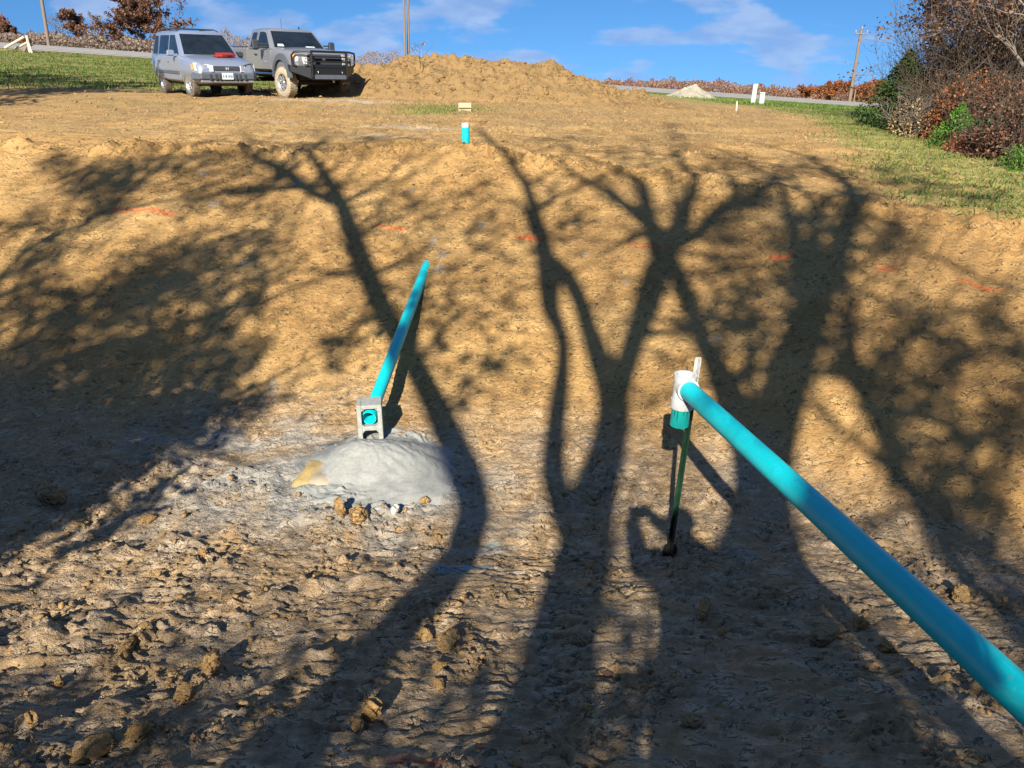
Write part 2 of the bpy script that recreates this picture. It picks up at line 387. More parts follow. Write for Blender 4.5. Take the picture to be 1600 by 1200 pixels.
def simple(name, col, rough=.6, metal=0.0, nscale=None, namp=.25, bstr=0.0, spec=.5, col2=None, coat=0.0, stretch=None):
    """one colour with procedural mottling and fine relief"""
    m, t, p = new_mat(name); p.inputs['Roughness'].default_value = rough; p.inputs['Metallic'].default_value = metal; p.inputs['Specular IOR Level'].default_value = spec
    p.inputs['Coat Weight'].default_value = coat
    nz = noise(t, coords(t, stretch), nscale or 8, 5, .65)
    dk = col2 or tuple(c * (1 - namp) for c in col)
    t.links.new(ramp(t, nz, [(.32, dk), (.66, col)]), p.inputs['Base Color'])
    if bstr: bump(t, p, noise(t, coords(t, stretch), (nscale or 8) * 4, 4, .7), bstr, .004)
    return m
def leaf_mat(name, cols, trans=.35):
    m, t, p = new_mat(name); a = attr(t, 'tint')
    c = ramp(t, a, [(i / max(1, len(cols) - 1), k) for i, k in enumerate(cols)])
    t.links.new(c, p.inputs['Base Color']); p.inputs['Roughness'].default_value = .75; p.inputs['Specular IOR Level'].default_value = .2
    tr = t.nodes.new('ShaderNodeBsdfTranslucent'); t.links.new(c, tr.inputs['Color'])
    mx_ = t.nodes.new('ShaderNodeMixShader'); mx_.inputs[0].default_value = trans
    o = t.nodes['Material Output']; t.links.new(p.outputs[0], mx_.inputs[1]); t.links.new(tr.outputs[0], mx_.inputs[2]); t.links.new(mx_.outputs[0], o.inputs['Surface'])
    return m
BARK = simple('grey_bark', (.115, .09, .068), .9, 0, 14, .5, .6, .2, stretch=(1, 1, .25))
BARKL = simple('pale_bark', (.22, .185, .15), .9, 0, 14, .4, .6, .2, stretch=(1, 1, .25))
OAKL = leaf_mat('brown_oak_leaves', [(.052, .029, .022), (.115, .056, .038), (.19, .092, .054), (.29, .18, .115)])
RUST = leaf_mat('rust_leaves', [(.12, .042, .020), (.27, .095, .035), (.38, .17, .07)])
REDL = leaf_mat('red_brush', [(.16, .045, .030), (.30, .085, .05), (.36, .15, .09)])
GREYT = leaf_mat('grey_twigs', [(.16, .12, .10), (.26, .20, .17), (.34, .26, .21)])
CEDAR = leaf_mat('cedar_green', [(.018, .035, .012), (.04, .075, .02), (.075, .13, .032)], .2)
GREENL = leaf_mat('bright_green_leaves', [(.04, .11, .015), (.09, .21, .03), (.15, .28, .05)], .3)
GRASS = leaf_mat('green_grass', [(.06, .12, .02), (.13, .20, .04), (.28, .28, .09), (.44, .36, .19)], .3)
STRAW = leaf_mat('dry_straw', [(.10, .06, .03), (.30, .20, .09), (.52, .40, .22)], .2)

# ------------------------------------------------------------------ the ground, one sheet to the horizon
def axis(knots, grow_lo, grow_hi, lo, hi, cap=40.0):
    """knots: [(start, spacing), ..., (end, None)]"""
    a = []
    for (s0, d), (s1, _) in zip(knots[:-1], knots[1:]): a += list(np.arange(s0, s1 - d * .5, d))
    a.append(knots[-1][0])
    d = knots[-2][1]; v = a[-1]; up = []
    while v < hi:
        d = min(d * (grow_hi(v, d)), cap); v += d; up.append(v)
    d = knots[0][1]; v = a[0]; dn = []
    while v > lo:
        d = min(d * grow_lo(v, d), cap); v -= d; dn.append(v)
    return np.array(dn[::-1] + a + up)
gx = lambda v, d: 1.05 if d < .12 else 1.12
gyu = lambda v, d: 1.018 if d < .10 else 1.06
XS = axis([(-5.5, .024), (-2.6, .016), (3.0, .024), (6.2, None)], gx, gx, -900, 900)
YS = axis([(1.3, .014), (4.2, .020), (6.6, .024), (11.6, None)], lambda v, d: 1.10, gyu, -200, 1600)
GX, GY = np.meshgrid(XS, YS); fx_, fy_ = GX.ravel(), GY.ravel()
GZ = ground(fx_, fy_)
nx_, ny_ = len(XS), len(YS)
idx = np.arange(nx_ * ny_, dtype=np.int32).reshape(ny_, nx_)
GF = np.stack([idx[:-1, :-1].ravel(), idx[:-1, 1:].ravel(), idx[1:, 1:].ravel(), idx[1:, :-1].ravel()], 1)
_s = (fy_ - toe_y(fx_)) / (crest_y(fx_) - toe_y(fx_))
up_ = sstep(.98, 1.10, _s)
n_e = perlin(fx_ * 1.0, fy_ * 1.0, 99); n_a = fbm(fx_ * .7, fy_ * .7, 101, 3); n_b = fbm(fx_ * 3.1, fy_ * 3.1, 111, 3); n_c = fbm(fx_ * .12, fy_ * .12, 131, 3)
a_gray = np.clip((1 - sstep(-.12, .22, _s + .12 * n_a)) * (.80 + .35 * n_b), 0, 1)
a_dry = np.clip(up_ * (.55 + .6 * n_a + .25 * n_b) * sstep(11.0, 14.5, fy_ + .4 * n_a), 0, 1)
# grass: left verge, right verge, and everything beyond
gr_edge_l = 25.5 + .10 * (fx_ + 11) + 1.5 * n_a                       # grass on the left starts here
left = sstep(0, 3.0, fy_ - gr_edge_l) * sstep(-7.0, -9.5, fx_ + .1 * (fy_ - 25))
re = np.interp(fy_, [5, 7.6, 8.3, 10, 13, 18, 24, 34], [6.0, 5.0, 4.55, 4.6, 5.7, 7.0, 8.6, 9.5])
right = sstep(-.5, .9, fx_ - re + .45 * n_a + .25 * n_b)
far_ = sstep(30, 38, fy_ + 2 * n_a)
a_green = np.clip(np.maximum(np.maximum(left, right * up_), far_) * (.85 + .25 * n_b), 0, 1)
def blob(px, py, rx, ry, rough=.5):
    c = hit(px, py); return np.clip(1.25 - np.hypot((fx_ - c.x) / rx, (fy_ - c.y) / ry) + rough * n_b, 0, 1)
a_green = np.maximum(a_green, .75 * blob(690, 172, 1.0, 1.6)); a_green = np.maximum(a_green, .5 * blob(300, 162, 2.5, .8, 1.2))
a_grav = np.maximum.reduce([blob(560, 159, 1.7, .9), blob(470, 156, 1.0, .6), .8 * blob(640, 200, .9, .35), .5 * blob(600, 212, .8, .3), .35 * blob(420, 190, .7, .3)])
ctr = hit(565, 775)
a_dust = np.clip(1.35 - np.hypot((fx_ - ctr.x + .22) / 1.15, (fy_ - ctr.y - .18) / .70) + .40 * n_a + .35 * n_b, 0, 1)
for (px, py, rx, ry, k) in ((380, 690, .9, .22, .75), (300, 735, .6, .25, .4), (330, 800, .5, .12, .8), (470, 660, .5, .15, .5), (770, 855, .22, .08, .9), (1170, 870, .12, .06, .8), (1140, 720, .3, .3, .25), (770, 760, .25, .4, .35)):
    a_dust = np.maximum(a_dust, k * blob(px, py, rx, ry, .7))
for _ in range(18):
    q = (random.uniform(-4.5, 3.5), random.uniform(6.2, 10.8)); r = random.uniform(.03, .07)
    a_dust = np.maximum(a_dust, np.where((np.abs(fx_ - q[0]) < .3) & (np.abs(fy_ - q[1]) < .3), np.clip(1.2 - np.hypot(fx_ - q[0], (fy_ - q[1]) * .6) / r + .6 * n_b, 0, .45), 0))
def streak(px0, py0, px1, py1, w):
    a = hit(px0, py0); b = hit(px1, py1); d = Vector((b.x - a.x, b.y - a.y)); L = d.length; d /= L
    u = (fx_ - a.x) * d.x + (fy_ - a.y) * d.y; v = -(fx_ - a.x) * d.y + (fy_ - a.y) * d.x
    return np.clip((1.25 - np.abs(v + .012 * n_a) / w) * sstep(-.05, .06, u) * (1 - sstep(L - .06, L + .05, u)), 0, 1) * np.clip(.85 + .5 * n_b, 0, 1)
a_or = .78 * np.maximum.reduce([streak(*q) for q in ((172, 327, 272, 340, .055), (583, 353, 632, 358, .035), (808, 372, 855, 376, .04), (985, 384, 1038, 388, .045), (1203, 402, 1240, 403, .045), (1370, 421, 1400, 426, .05), (1497, 438, 1535, 448, .03), (1525, 448, 1565, 452, .03))])
a_bl = .7 * np.maximum.reduce([.9 * blob(738, 886, .10, .05, .4), .55 * blob(700, 892, .14, .04, .6), .4 * blob(770, 845, .09, .05, .6), .3 * blob(1025, 1185, .1, .03, .6)])
a_rd = np.maximum.reduce([streak(600, 1196, 700, 1199, .02), .9 * blob(637, 1193, .03, .015), .9 * blob(1477, 1192, .03, .012), .5 * blob(1590, 1196, .05, .012), .4 * blob(735, 1199, .05, .01)])
terrain = np_mesh('ground', np.stack([fx_, fy_, GZ], 1), GF, SOIL, None, False,
    dict(tone=np.clip(.47 + .52 * fbm(fx_ * .8, fy_ * .8, 141, 4, .6) - .16 * sstep(1.8, 3.6, fx_) * (1 - up_) + .10 * up_, 0, 1), tone_fine=np.clip(.5 + .36 * fbm(fx_ * 7.5, fy_ * 11, 151, 4, .75), 0, 1), gray=a_gray, dry=a_dry, green=a_green, gravel=a_grav, dust=a_dust, paint_orange=a_or, paint_blue=a_bl, paint_red=a_rd))
tag(terrain, 'excavated clay basin, its banks and the rough ground around it', kind='structure')

# ------------------------------------------------------------------ trees behind the viewer: their shadows lie over the basin
SUNV = -LDIR; AH = Vector((-math.sin(SUN_AZ), -math.cos(SUN_AZ), 0))
def leaf_quads(P, size, rng, aspect=.6, up=.3):
    """bent leaf-sized quads at points P; returns V, F(quads), tint"""
    n = len(P); d = rng.normal(size=(n, 3)); d[:, 2] -= up; d /= np.linalg.norm(d, axis=1)[:, None]
    e = np.cross(d, rng.normal(size=(n, 3))); e /= np.linalg.norm(e, axis=1)[:, None] + 1e-9
    L = (size * rng.uniform(.6, 1.3, n))[:, None]; W = L * aspect * .5
    V = np.stack([P, P + d * L * .5 + e * W, P + d * L, P + d * L * .5 - e * W], 1).reshape(-1, 3)
    F = np.arange(4 * n, dtype=np.int32).reshape(n, 4)
    return V, F, np.repeat(rng.uniform(0, 1, n), 4)
def tubes_np(name, segs, mat, parent, n=5):
    """segs: list of (points, radii); all joined in one wood mesh"""
    VV = []; FF = []; of = 0
    for pts, rad in segs:
        Pn = np.array([tuple(p) for p in pts]); r = np.asarray(rad, float); m = len(Pn); k = (3 if r.max() < .02 else n) if r.max() < .05 else n + 4
        t = np.gradient(Pn, axis=0); t /= np.linalg.norm(t, axis=1)[:, None] + 1e-9
        ref = np.array([.31, .87, .38]) if abs(t[:, 2]).mean() > .5 else np.array([.1, .2, .97])
        u = np.cross(t, ref[None]); u /= np.linalg.norm(u, axis=1)[:, None] + 1e-9; w = np.cross(t, u); a = np.arange(k) * (2 * np.pi / k)
        V = Pn[:, None] + (u[:, None] * np.cos(a)[None, :, None] + w[:, None] * np.sin(a)[None, :, None]) * r[:, None, None]
        i = (np.arange(m - 1)[:, None] * k + np.arange(k)[None]).ravel(); j = (np.arange(m - 1)[:, None] * k + (np.arange(k)[None] + 1) % k).ravel()
        VV.append(V.reshape(-1, 3)); FF.append(np.stack([i, j, j + k, i + k], 1) + of); of += m * k
    return np_mesh(name, np.concatenate(VV), np.concatenate(FF), mat, parent, True)
def twig(start, dirv, length, r0, depth, out, tips, rng, droop=.1, kink=.35, fork=3):
    """recursive bare branch"""
    k = max(3, int(length / .25)); pts = [Vector(start)]; d = Vector(dirv).normalized()
    for i in range(k):
        d = (d + Vector(rng.normal(0, kink / k ** .5, 3)) + Vector((0, 0, droop / k))).normalized(); pts.append(pts[-1] + d * (length / k))
    rad = [max(.004, r0 * (1 - .75 * i / k)) for i in range(k + 1)]
    out.append((pts, rad))
    if depth <= 0: tips.extend(pts[k // 2:]); return
    for j in range(fork):
        i = int(rng.integers(k // 3, k + 1)); ax = Vector(rng.normal(size=3)).normalized()
        nd_ = (d + ax * rng.uniform(.5, 1.0)).normalized()
        twig(pts[i], nd_, length * rng.uniform(.45, .75), rad[i] * .65, depth - 1, out, tips, rng, droop, kink, fork)
def lift(P, D, off=0.0): return P + SUNV * ((D + off - P.dot(AH)) / math.cos(SUN_EL))
def shadow_tree(name, label, D, limbs, blobs, seed, leaf_n=190, leaf_size=.13, twigs=40, base=None, mat=OAKL):
    rng = np.random.default_rng(seed); root_built = None; skel = []; segs = []; tips = []
    for li, limb in enumerate(limbs):
        Q = []; R = []; offs = []
        p0 = limb[0]; near = min(skel, key=lambda s: (s[0] - p0[0]) ** 2 + (s[1] - p0[1]) ** 2) if skel else None
        o0 = near[2] if near else 0.0; slope = 0 if li == 0 else rng.uniform(-1.6, 1.6)
        for i, (px, py, w) in enumerate(limb):
            P = hit(px, py); depth = P.y * CP + (CZ - P.z) * SP
            W = -w if w < 0 else w * depth / FPX
            off = o0 + slope * i / max(1, len(limb) - 1)
            Q.append(lift(P, D, off)); R.append(W * .46); skel.append((px, py, off, Q[-1]))
        if li == 0:
            a = Q[0]; b = Q[1]; t = (a - b); t = t / max(.2, abs(t.z)); h = a.z - 1.8
            gp = a + Vector((t.x * .25 * h, t.y * .25 * h, 0)); gp.z = gz(gp.x, gp.y) - .1; root_built = gp
            Q = [gp, gp + Vector((0, 0, .35)), gp.lerp(a, .5)] + Q; R = [R[0] * 1.5, R[0] * 1.15, R[0] * 1.05] + R
        # smooth the limb
        Qs = [Q[0]]; Rs = [R[0]]
        for i in range(len(Q) - 1):
            p_1 = Q[max(i - 1, 0)]; p0_, p1_ = Q[i], Q[i + 1]; p2 = Q[min(i + 2, len(Q) - 1)]
            for s in (.33, .66, 1.0):
                c = .5 * ((2 * p0_) + (p1_ - p_1) * s + (2 * p_1 - 5 * p0_ + 4 * p1_ - p2) * s * s + (3 * p0_ - p_1 - 3 * p1_ + p2) * s ** 3)
                Qs.append(c); Rs.append(R[i] + (R[i + 1] - R[i]) * s)
        segs.append((Qs, Rs))
        end = Qs[-1]; ed = (Qs[-1] - Qs[-3]).normalized()
        twig(end, ed + Vector((0, 0, .4)), 1.6, max(.015, Rs[-1] * .8), 2, segs, tips, rng)
    pts3 = [s for s in skel]
    for _ in range(twigs):
        s = pts3[int(rng.integers(len(pts3) // 3, len(pts3)))]
        twig(s[3], Vector(rng.normal(size=3)) + Vector((0, 0, .5)), rng.uniform(1.0, 2.6), rng.uniform(.02, .05), 2, segs, tips, rng)
    LP = []
    for (px, py, rx, ry, n) in blobs:
        P = hit(px, py); s = min(skel, key=lambda q: (q[0] - px) ** 2 + (q[1] - py) ** 2)
        off = s[2] + rng.uniform(-.7, .7); c = lift(P, D, off); depth = P.y * CP + (CZ - P.z) * SP
        ex = hit(px + rx, py); ey = hit(px, py - ry)
        ux = lift(ex, D, off) - c; uy = lift(ey, D, off) - c
        mid = s[3].lerp(c, .5) + Vector(rng.normal(0, .15, 3)); segs.append(([s[3], mid, c], [.03, .022, .01]))
        for _ in range(5):
            a = rng.normal(0, .45, 3); e = c + ux * a[0] + uy * a[1] + AH * a[2] * .6
            segs.append(([mid.lerp(c, .6), c.lerp(e, .5) + Vector(rng.normal(0, .05, 3)), e], [.014, .010, .005]))
        m = max(4, int(n * leaf_n / 70)); g = rng.normal(0, .5, (m, 3))
        LP.append(np.array(c)[None] + g[:, :1] * np.array(ux)[None] + g[:, 1:2] * np.array(uy)[None] + g[:, 2:] * np.array(AH)[None] * .8)
    if tips:
        T = np.array([tuple(v) for v in tips]); k = rng.random(len(T)) < .30; LP.append(T[k] + rng.normal(0, .05, (k.sum(), 3)))
    root = empty(name, (root_built.x, root_built.y, root_built.z)); tag(root, label, 'tree', 'trees behind the viewer that shade the basin')
    inv = root_built
    wood = tubes_np('trunk', [([p - inv for p in pts], r) for pts, r in segs], BARK, root)
    V, F, tn = leaf_quads(np.concatenate(LP), leaf_size, rng); V = V - np.array(inv)[None]
    np_mesh('crown', V, F, mat, root, False, dict(tint=tn))
    return root

shadow_tree('oak_tree', 'oak behind the viewer whose leaning trunk shadow crosses the blue pipe on the far bank', 4.5,
    [[(600, 1010, 100), (690, 915, 82), (722, 850, 64), (738, 780, 58), (716, 710, 52), (685, 640, 46), (645, 565, 42), (605, 495, 40), (575, 430, 38), (552, 370, 36), (535, 325, 30), (518, 290, 24), (500, 262, 18), (478, 232, -.12)],
     [(530, 318, 22), (500, 305, 22), (475, 292, 22), (452, 272, 24), (430, 258, 22), (395, 246, -.12)]],
    [(690, 330, 40, 20, 20), (760, 290, 40, 20, 16), (700, 480, 28, 22, 14), (640, 300, 40, 16, 14), (780, 560, 60, 12, 24), (735, 590, 50, 12, 20), (440, 275, 40, 22, 40), (500, 225, 60, 8, 30), (520, 545, 34, 24, 30), (555, 520, 30, 18, 14), (640, 400, 40, 24, 16), (720, 420, 50, 24, 22), (800, 470, 40, 24, 20), (760, 350, 40, 20, 20), (600, 330, 30, 14, 12), (690, 540, 30, 14, 12), (600, 215, 70, 6, 30)], 3)
shadow_tree('oak_tree', 'many-stemmed oak behind the viewer casting the branching shadow up the middle of the bank', 5.5,
    [[(890, 960, 120), (905, 900, 112), (920, 800, 92), (945, 720, 70), (958, 660, 62), (955, 610, 56), (940, 570, 46), (922, 520, 36), (906, 470, 32), (888, 435, 32), (868, 412, 30)],
     [(900, 850, 50), (880, 800, 48), (866, 740, 46), (866, 690, 40), (874, 625, 36), (880, 560, 27), (876, 520, 26), (860, 480, 34), (858, 440, 44), (852, 400, 36), (842, 355, 27), (832, 320, 22), (820, 285, 19), (803, 262, 15), (770, 225, -.12), (745, 200, -.08)],
     [(962, 625, 50), (978, 575, 42), (994, 525, 42), (1012, 475, 50), (1028, 425, 54), (1048, 385, 38), (1062, 345, 34), (1076, 312, 26), (1085, 285, 18), (1060, 250, -.12)],
     [(1028, 400, 38), (1018, 360, 32), (1008, 310, 26), (1000, 280, 20), (965, 266, -.1), (918, 247, -.07)],
     [(1012, 350, 24), (985, 325, 24), (950, 300, 20), (920, 285, 15), (880, 262, -.07)],
     [(1060, 385, 24), (1095, 362, 28), (1125, 330, 34), (1160, 318, 24), (1190, 300, 16)]],
    [(900, 345, 46, 26, 34), (860, 300, 34, 18, 14), (1130, 345, 46, 26, 40), (1180, 315, 50, 16, 34), (1130, 430, 44, 22, 18), (1170, 480, 36, 18, 22), (1000, 340, 30, 22, 20), (880, 215, 50, 6, 30), (960, 240, 60, 8, 36), (1050, 215, 80, 7, 44), (1040, 196, 60, 5, 26), (1140, 255, 70, 8, 40), (780, 400, 30, 20, 12)], 5, twigs=22)
shadow_tree('oak_tree', 'slim oak behind the viewer whose shadow climbs to the left past the white pipe tee', 5.0,
    [[(1235, 950, 120), (1205, 850, 104), (1190, 760, 92), (1172, 690, 76), (1140, 620, 60), (1112, 560, 42), (1090, 515, 30), (1075, 470, 32), (1058, 430, 34), (1045, 395, 26)]],
    [(1150, 500, 40, 20, 14), (1190, 540, 40, 18, 14)], 7, twigs=12)
shadow_tree('oak_tree', 'forked oak behind the viewer casting the Y-shaped shadow on the right of the bank', 6.0,
    [[(1140, 990, 120), (1172, 860, 106), (1195, 740, 94), (1212, 650, 86), (1235, 580, 76), (1255, 520, 70), (1268, 478, 64)],
     [(1264, 500, 44), (1252, 440, 42), (1245, 395, 36), (1237, 350, 26), (1228, 318, 18), (1222, 300, 13), (1205, 285, -.06)],
     [(1272, 500, 46), (1298, 430, 42), (1315, 380, 42), (1330, 335, 40), (1335, 312, 34), (1325, 290, 24), (1300, 268, -.12), (1270, 248, -.08)]],
    [(1400, 350, 40, 14, 22), (1220, 285, 60, 6, 26), (1250, 262, 60, 6, 30), (1400, 285, 70, 7, 40), (1460, 300, 60, 7, 36), (1540, 310, 50, 7, 30), (1380, 265, 60, 6, 30), (1360, 310, 40, 9, 20)], 9)
shadow_tree('oak_tree', 'thin oak behind the viewer with its faint shadow right of the long pipe', 7.5,
    [[(1600, 990, 50), (1490, 860, 44), (1440, 790, 38), (1400, 720, 36), (1372, 650, 32), (1340, 590, 22), (1325, 520, 14)]],
    [(1450, 520, 60, 22, 26), (1500, 560, 50, 28, 26), (1550, 500, 40, 24, 24), (1385, 620, 50, 36, 50), (1480, 690, 60, 26, 30), (1550, 780, 60, 26, 36), (1590, 560, 40, 26, 24), (1440, 600, 50, 24, 26), (1570, 660, 50, 30, 24), (1520, 840, 60, 20, 30)], 13, leaf_n=210)
shadow_tree('oak_tree', 'leafy oak behind the viewer on the left casting the broad mottled shade on the bank', 6.5,
    [[(-160, 800, 50), (-60, 690, 40), (60, 580, 26), (150, 545, 20), (240, 520, 18), (330, 490, 16), (410, 468, 12)],
     [(-20, 640, 24), (-10, 480, 18), (30, 400, 15), (90, 370, 14), (150, 335, 14), (200, 300, 13), (255, 255, 12)]],
    [(40, 470, 60, 30, 60), (110, 490, 70, 34, 90), (200, 470, 70, 34, 100), (240, 420, 70, 30, 90), (300, 440, 70, 34, 100), (390, 400, 50, 30, 60), (230, 540, 70, 30, 90), (330, 520, 60, 26, 60), (150, 560, 80, 20, 60), (60, 540, 60, 26, 60), (130, 280, 60, 22, 70), (190, 300, 50, 20, 40), (150, 335, 50, 16, 40), (210, 262, 60, 20, 80), (90, 250, 40, 12, 30), (300, 320, 40, 12, 22), (340, 380, 60, 20, 40), (60, 400, 50, 20, 40), (20, 600, 60, 16, 50), (280, 575, 60, 14, 34), (360, 575, 34, 12, 24), (410, 540, 26, 10, 14), (430, 330, 36, 14, 14), (320, 250, 50, 10, 34), (380, 300, 36, 12, 18), (30, 350, 40, 16, 26), (330, 640, 50, 16, 44), (260, 612, 70, 14, 44), (150, 612, 80, 14, 50), (50, 620, 60, 14, 40), (390, 645, 30, 10, 16), (300, 690, 40, 14, 16)], 17, leaf_n=340, twigs=20)

# ------------------------------------------------------------------ pipes, block and concrete in the basin
PVC = None
def pvc_mat(name, col):
    m, t, p = new_mat(name); nz = noise(t, coords(t), 14, 5, .7); n2_ = noise(t, coords(t), 55, 3, .8)
    c = ramp(t, nz, [(.25, tuple(k * .86 for k in col)), (.6, col)])
    dirt = ramp(t, n2_, [(.58, (0, 0, 0)), (.74, (1, 1, 1))]); bw = t.nodes.new('ShaderNodeRGBToBW'); t.links.new(dirt, bw.inputs[0])
    c = mixc(t, math_(t, 'MULTIPLY', bw.outputs[0], .45), c, (.25, .20, .13))
    t.links.new(c, p.inputs['Base Color']); p.inputs['Roughness'].default_value = .42; p.inputs['Specular IOR Level'].default_value = .4
    return m
PVC = pvc_mat('sewer_pipe_green', (.002, .50, .555)); PVCW = pvc_mat('white_fitting', (.48, .49, .485)); PVCG = pvc_mat('stub_green', (.005, .36, .33))
CONC = simple('concrete_block_grey', (.34, .35, .325), .95, 0, 40, .35, .5, .2)
POWDER = simple('dry_concrete_powder', (.285, .29, .272), .97, 0, 60, .22, .6, .15)
DIRTIN = simple('dark_soil', (.10, .07, .045), .95, 0, 20, .4, .5, .1)
R4 = .0535
PRIMER = simple('dark_primer', (.01, .03, .05), .5)
BX, BY = -1.135, 5.62
# long pipe on the right with its tee
tee_c = at(1069, 604, 4.02)
far_pt = tee_c; near_pt = at(1600, 1092, 1.58); dirp = (near_pt - far_pt).normalized()
endp = far_pt + dirp * 5.2
tw = empty('inlet_pipe', (tee_c.x, tee_c.y, tee_c.z)); tag(tw, 'long turquoise sewer pipe at right ending in a white tee with a green stub', 'pipe')
mb = MB(); mb.pipe(dirp * .06, dirp * 3.05, R4, R4 - .004, 40); mb.build('pipe', PVC, tw)
mb = MB(); mb.pipe(dirp * 3.05, dirp * 5.2, R4, R4 - .004, 40); mb.build('pipe', PVC, tw)
upv = Vector((.035, -.02, 1)).normalized()
mb = MB(); rt = R4 + .006
mb.pipe(-upv * .125, upv * .072, rt, R4 - .004, 36); mb.pipe(upv * .036, upv * .074, rt + .004, R4, 36); mb.pipe(-upv * .128, -upv * .075, rt + .004, R4, 36)
hd = Vector((dirp.x, dirp.y, 0)).normalized()
mb.pipe(hd * .02, dirp * .070, rt, R4 - .004, 36); mb.pipe(dirp * .055, dirp * .073, rt + .003, R4, 36)
mb.build('tee_fitting', PVCW, tw)
mb = MB(); mb.pipe(-upv * .118, -upv * .24, R4, R4 - .004, 36); mb.build('stub', PVCG, tw)
mb = MB(); mb.pipe(-upv * .1165, -upv * .120, R4 + .0065, R4, 36); mb.build('seal_ring', simple('rubber_black', (.015, .015, .015), .6), tw)
for k_, (du_, dl_) in enumerate(((-.9, .05), (-.55, .08), (.1, .04), (.5, .06))):     # primer runs on the stub
    rr_ = Vector((math.sin(du_), -math.cos(du_), 0)) * (R4 + .0006); a_ = rr_ - upv * .12; MB().tube([a_, a_ - upv * dl_], [.0028, .0012], 5).build('primer_run', PRIMER, tw)
# steel T-post carrying it
pb = hit(1045, 866); pb.z = gz(pb.x, pb.y); ptop = at(1091, 558, 4.06 + .07)
pd = (ptop - pb); plen = pd.length; pd.normalize()
STEEL = simple('post_green_paint', (.018, .065, .035), .45, .3, 60, .5, .3, .5); STEELW = simple('post_white_paint', (.50, .50, .47), .6, 0, 50, .5, .3)
STEELB = simple('post_foot_shade', (.02, .022, .02), .5, .3, 40, .4, .3)  # shade on the lower post put into a near-black colour
tp = empty('fence_post', tuple(pb)); tag(tp, 'dark green steel T-post with a white top propping up the pipe tee', 'post')
q = Vector((0, 0, 1)).rotation_difference(pd).to_matrix().to_4x4() @ Matrix.Rotation(math.radians(200), 4, 'Z')
def tbar(a, b):
    m_ = MB(); m_.box((0, 0, (a + b) / 2), (.038, .006, b - a), q, .0015); m_.box((0, .017, (a + b) / 2), (.006, .028, b - a), q, .0015)
    k = a + .03
    while k < b - .02: m_.box((0, -.0075, k), (.012, .010, .016), q); k += .054
    return m_
sp_ = plen - .20
tbar(-.25, .26).build('lower_shaft', STEELB, tp); tbar(.26, sp_).build('shaft', STEEL, tp); tbar(sp_, plen).build('white_top', STEELW, tp)
mb = MB(); mb.prism([(-.045, -.16), (.045, -.16), (.05, .035), (.035, .065), (-.035, .065), (-.05, .035)], .002, .008, q); mb.build('anchor_plate', STEELB, tp)

# outlet pipe coming down the bank into the block
pu = hit(662, 428); pl = Vector((BX, BY - .055, .285))
dv = (pu - pl).normalized()
dp = empty('outlet_pipe', tuple(pl)); tag(dp, 'turquoise sewer pipe running down the far bank into the concrete block', 'pipe')
pe = pu + dv * .55; rel = lambda v: Vector(v) - pl
mb = MB(); mb.pipe((0, 0, 0), rel(pl + dv * 1.55), R4, R4 - .005, 40); mb.build('pipe', PVC, dp)
mb = MB(); mb.pipe(rel(pl + dv * 1.55), rel(pe), R4, R4 - .005, 40); mb.build('pipe', PVC, dp)
mb = MB(); mb.pipe(-dv * .004, dv * .05, R4 + .006, R4 - .001, 40); mb.build('bell_end', PVC, dp)
# hollow block standing on end
def hollow_block():
    W, D, H = .194, .194, .395; zs = [0, .035, .175, .22, .36, H]
    cores = ((.034, .178), (.217, .361)); b = MB(); hw = W / 2; wl = .034
    pieces = [((-hw + wl / 2), 0, H / 2, wl, H), ((hw - wl / 2), 0, H / 2, wl, H)]
    for (cx, cy, cz, sx_, sz) in pieces: b.box((cx, 0, cz), (sx_, D, sz), None, .004)
    for z0, z1 in ((0, .034), (.178, .217), (.361, H)): b.box((0, 0, (z0 + z1) / 2), (W - 2 * wl + .004, D - .004, z1 - z0 - .003), None, .003)
    for z0, z1 in cores:                                    # rounded inner corners
        for sx_ in (-1, 1):
            for zz, sg in ((z0, 1), (z1, -1)):
                x0 = sx_ * (hw - wl); b.prism([(x0, zz), (x0 - sx_ * .018, zz), (x0, zz + sg * .018)], -D / 2 + .003, D / 2 - .003)
    return b
bk = hollow_block().build('concrete_block', CONC); bk.location = (BX, BY, .005); bk.rotation_euler = (math.radians(-2), 0, math.radians(8))
tag(bk, 'grey hollow concrete block standing on end around the pipe outlet', 'block')
# heap of dry concrete
def heap(name, cx, cy, rx, ry, fn, n=90, m=60, mat=POWDER):
    A, Rr = np.meshgrid(np.linspace(0, 2 * np.pi, n, endpoint=False), np.linspace(0, 1, m)); A = A.ravel(); Rr = Rr.ravel()
    edge = 1 + .16 * perlin(np.cos(A) * 2 + 5, np.sin(A) * 2, 201) + .07 * perlin(np.cos(A) * 6, np.sin(A) * 6, 202)
    X = cx + rx * Rr * edge * np.cos(A); Y = cy + ry * Rr * edge * np.sin(A)
    Z = ground(X, Y) * sstep(.78, 1.0, Rr) + base_h(X, Y) * (1 - sstep(.78, 1.0, Rr)) + fn(X, Y, Rr)
    Z = np.where(Rr < .93, np.maximum(Z, ground(X, Y) + .005), Z)
    i = np.arange(n * m).reshape(m, n); F = np.stack([i[:-1].ravel(), i[1:].ravel(), np.roll(i, -1, 1)[1:].ravel(), np.roll(i, -1, 1)[:-1].ravel()], 1)
    return np_mesh(name, np.stack([X, Y, Z], 1), F[:, ::-1], mat, None, True)
hc = hit(578, 762); hc.y += .24
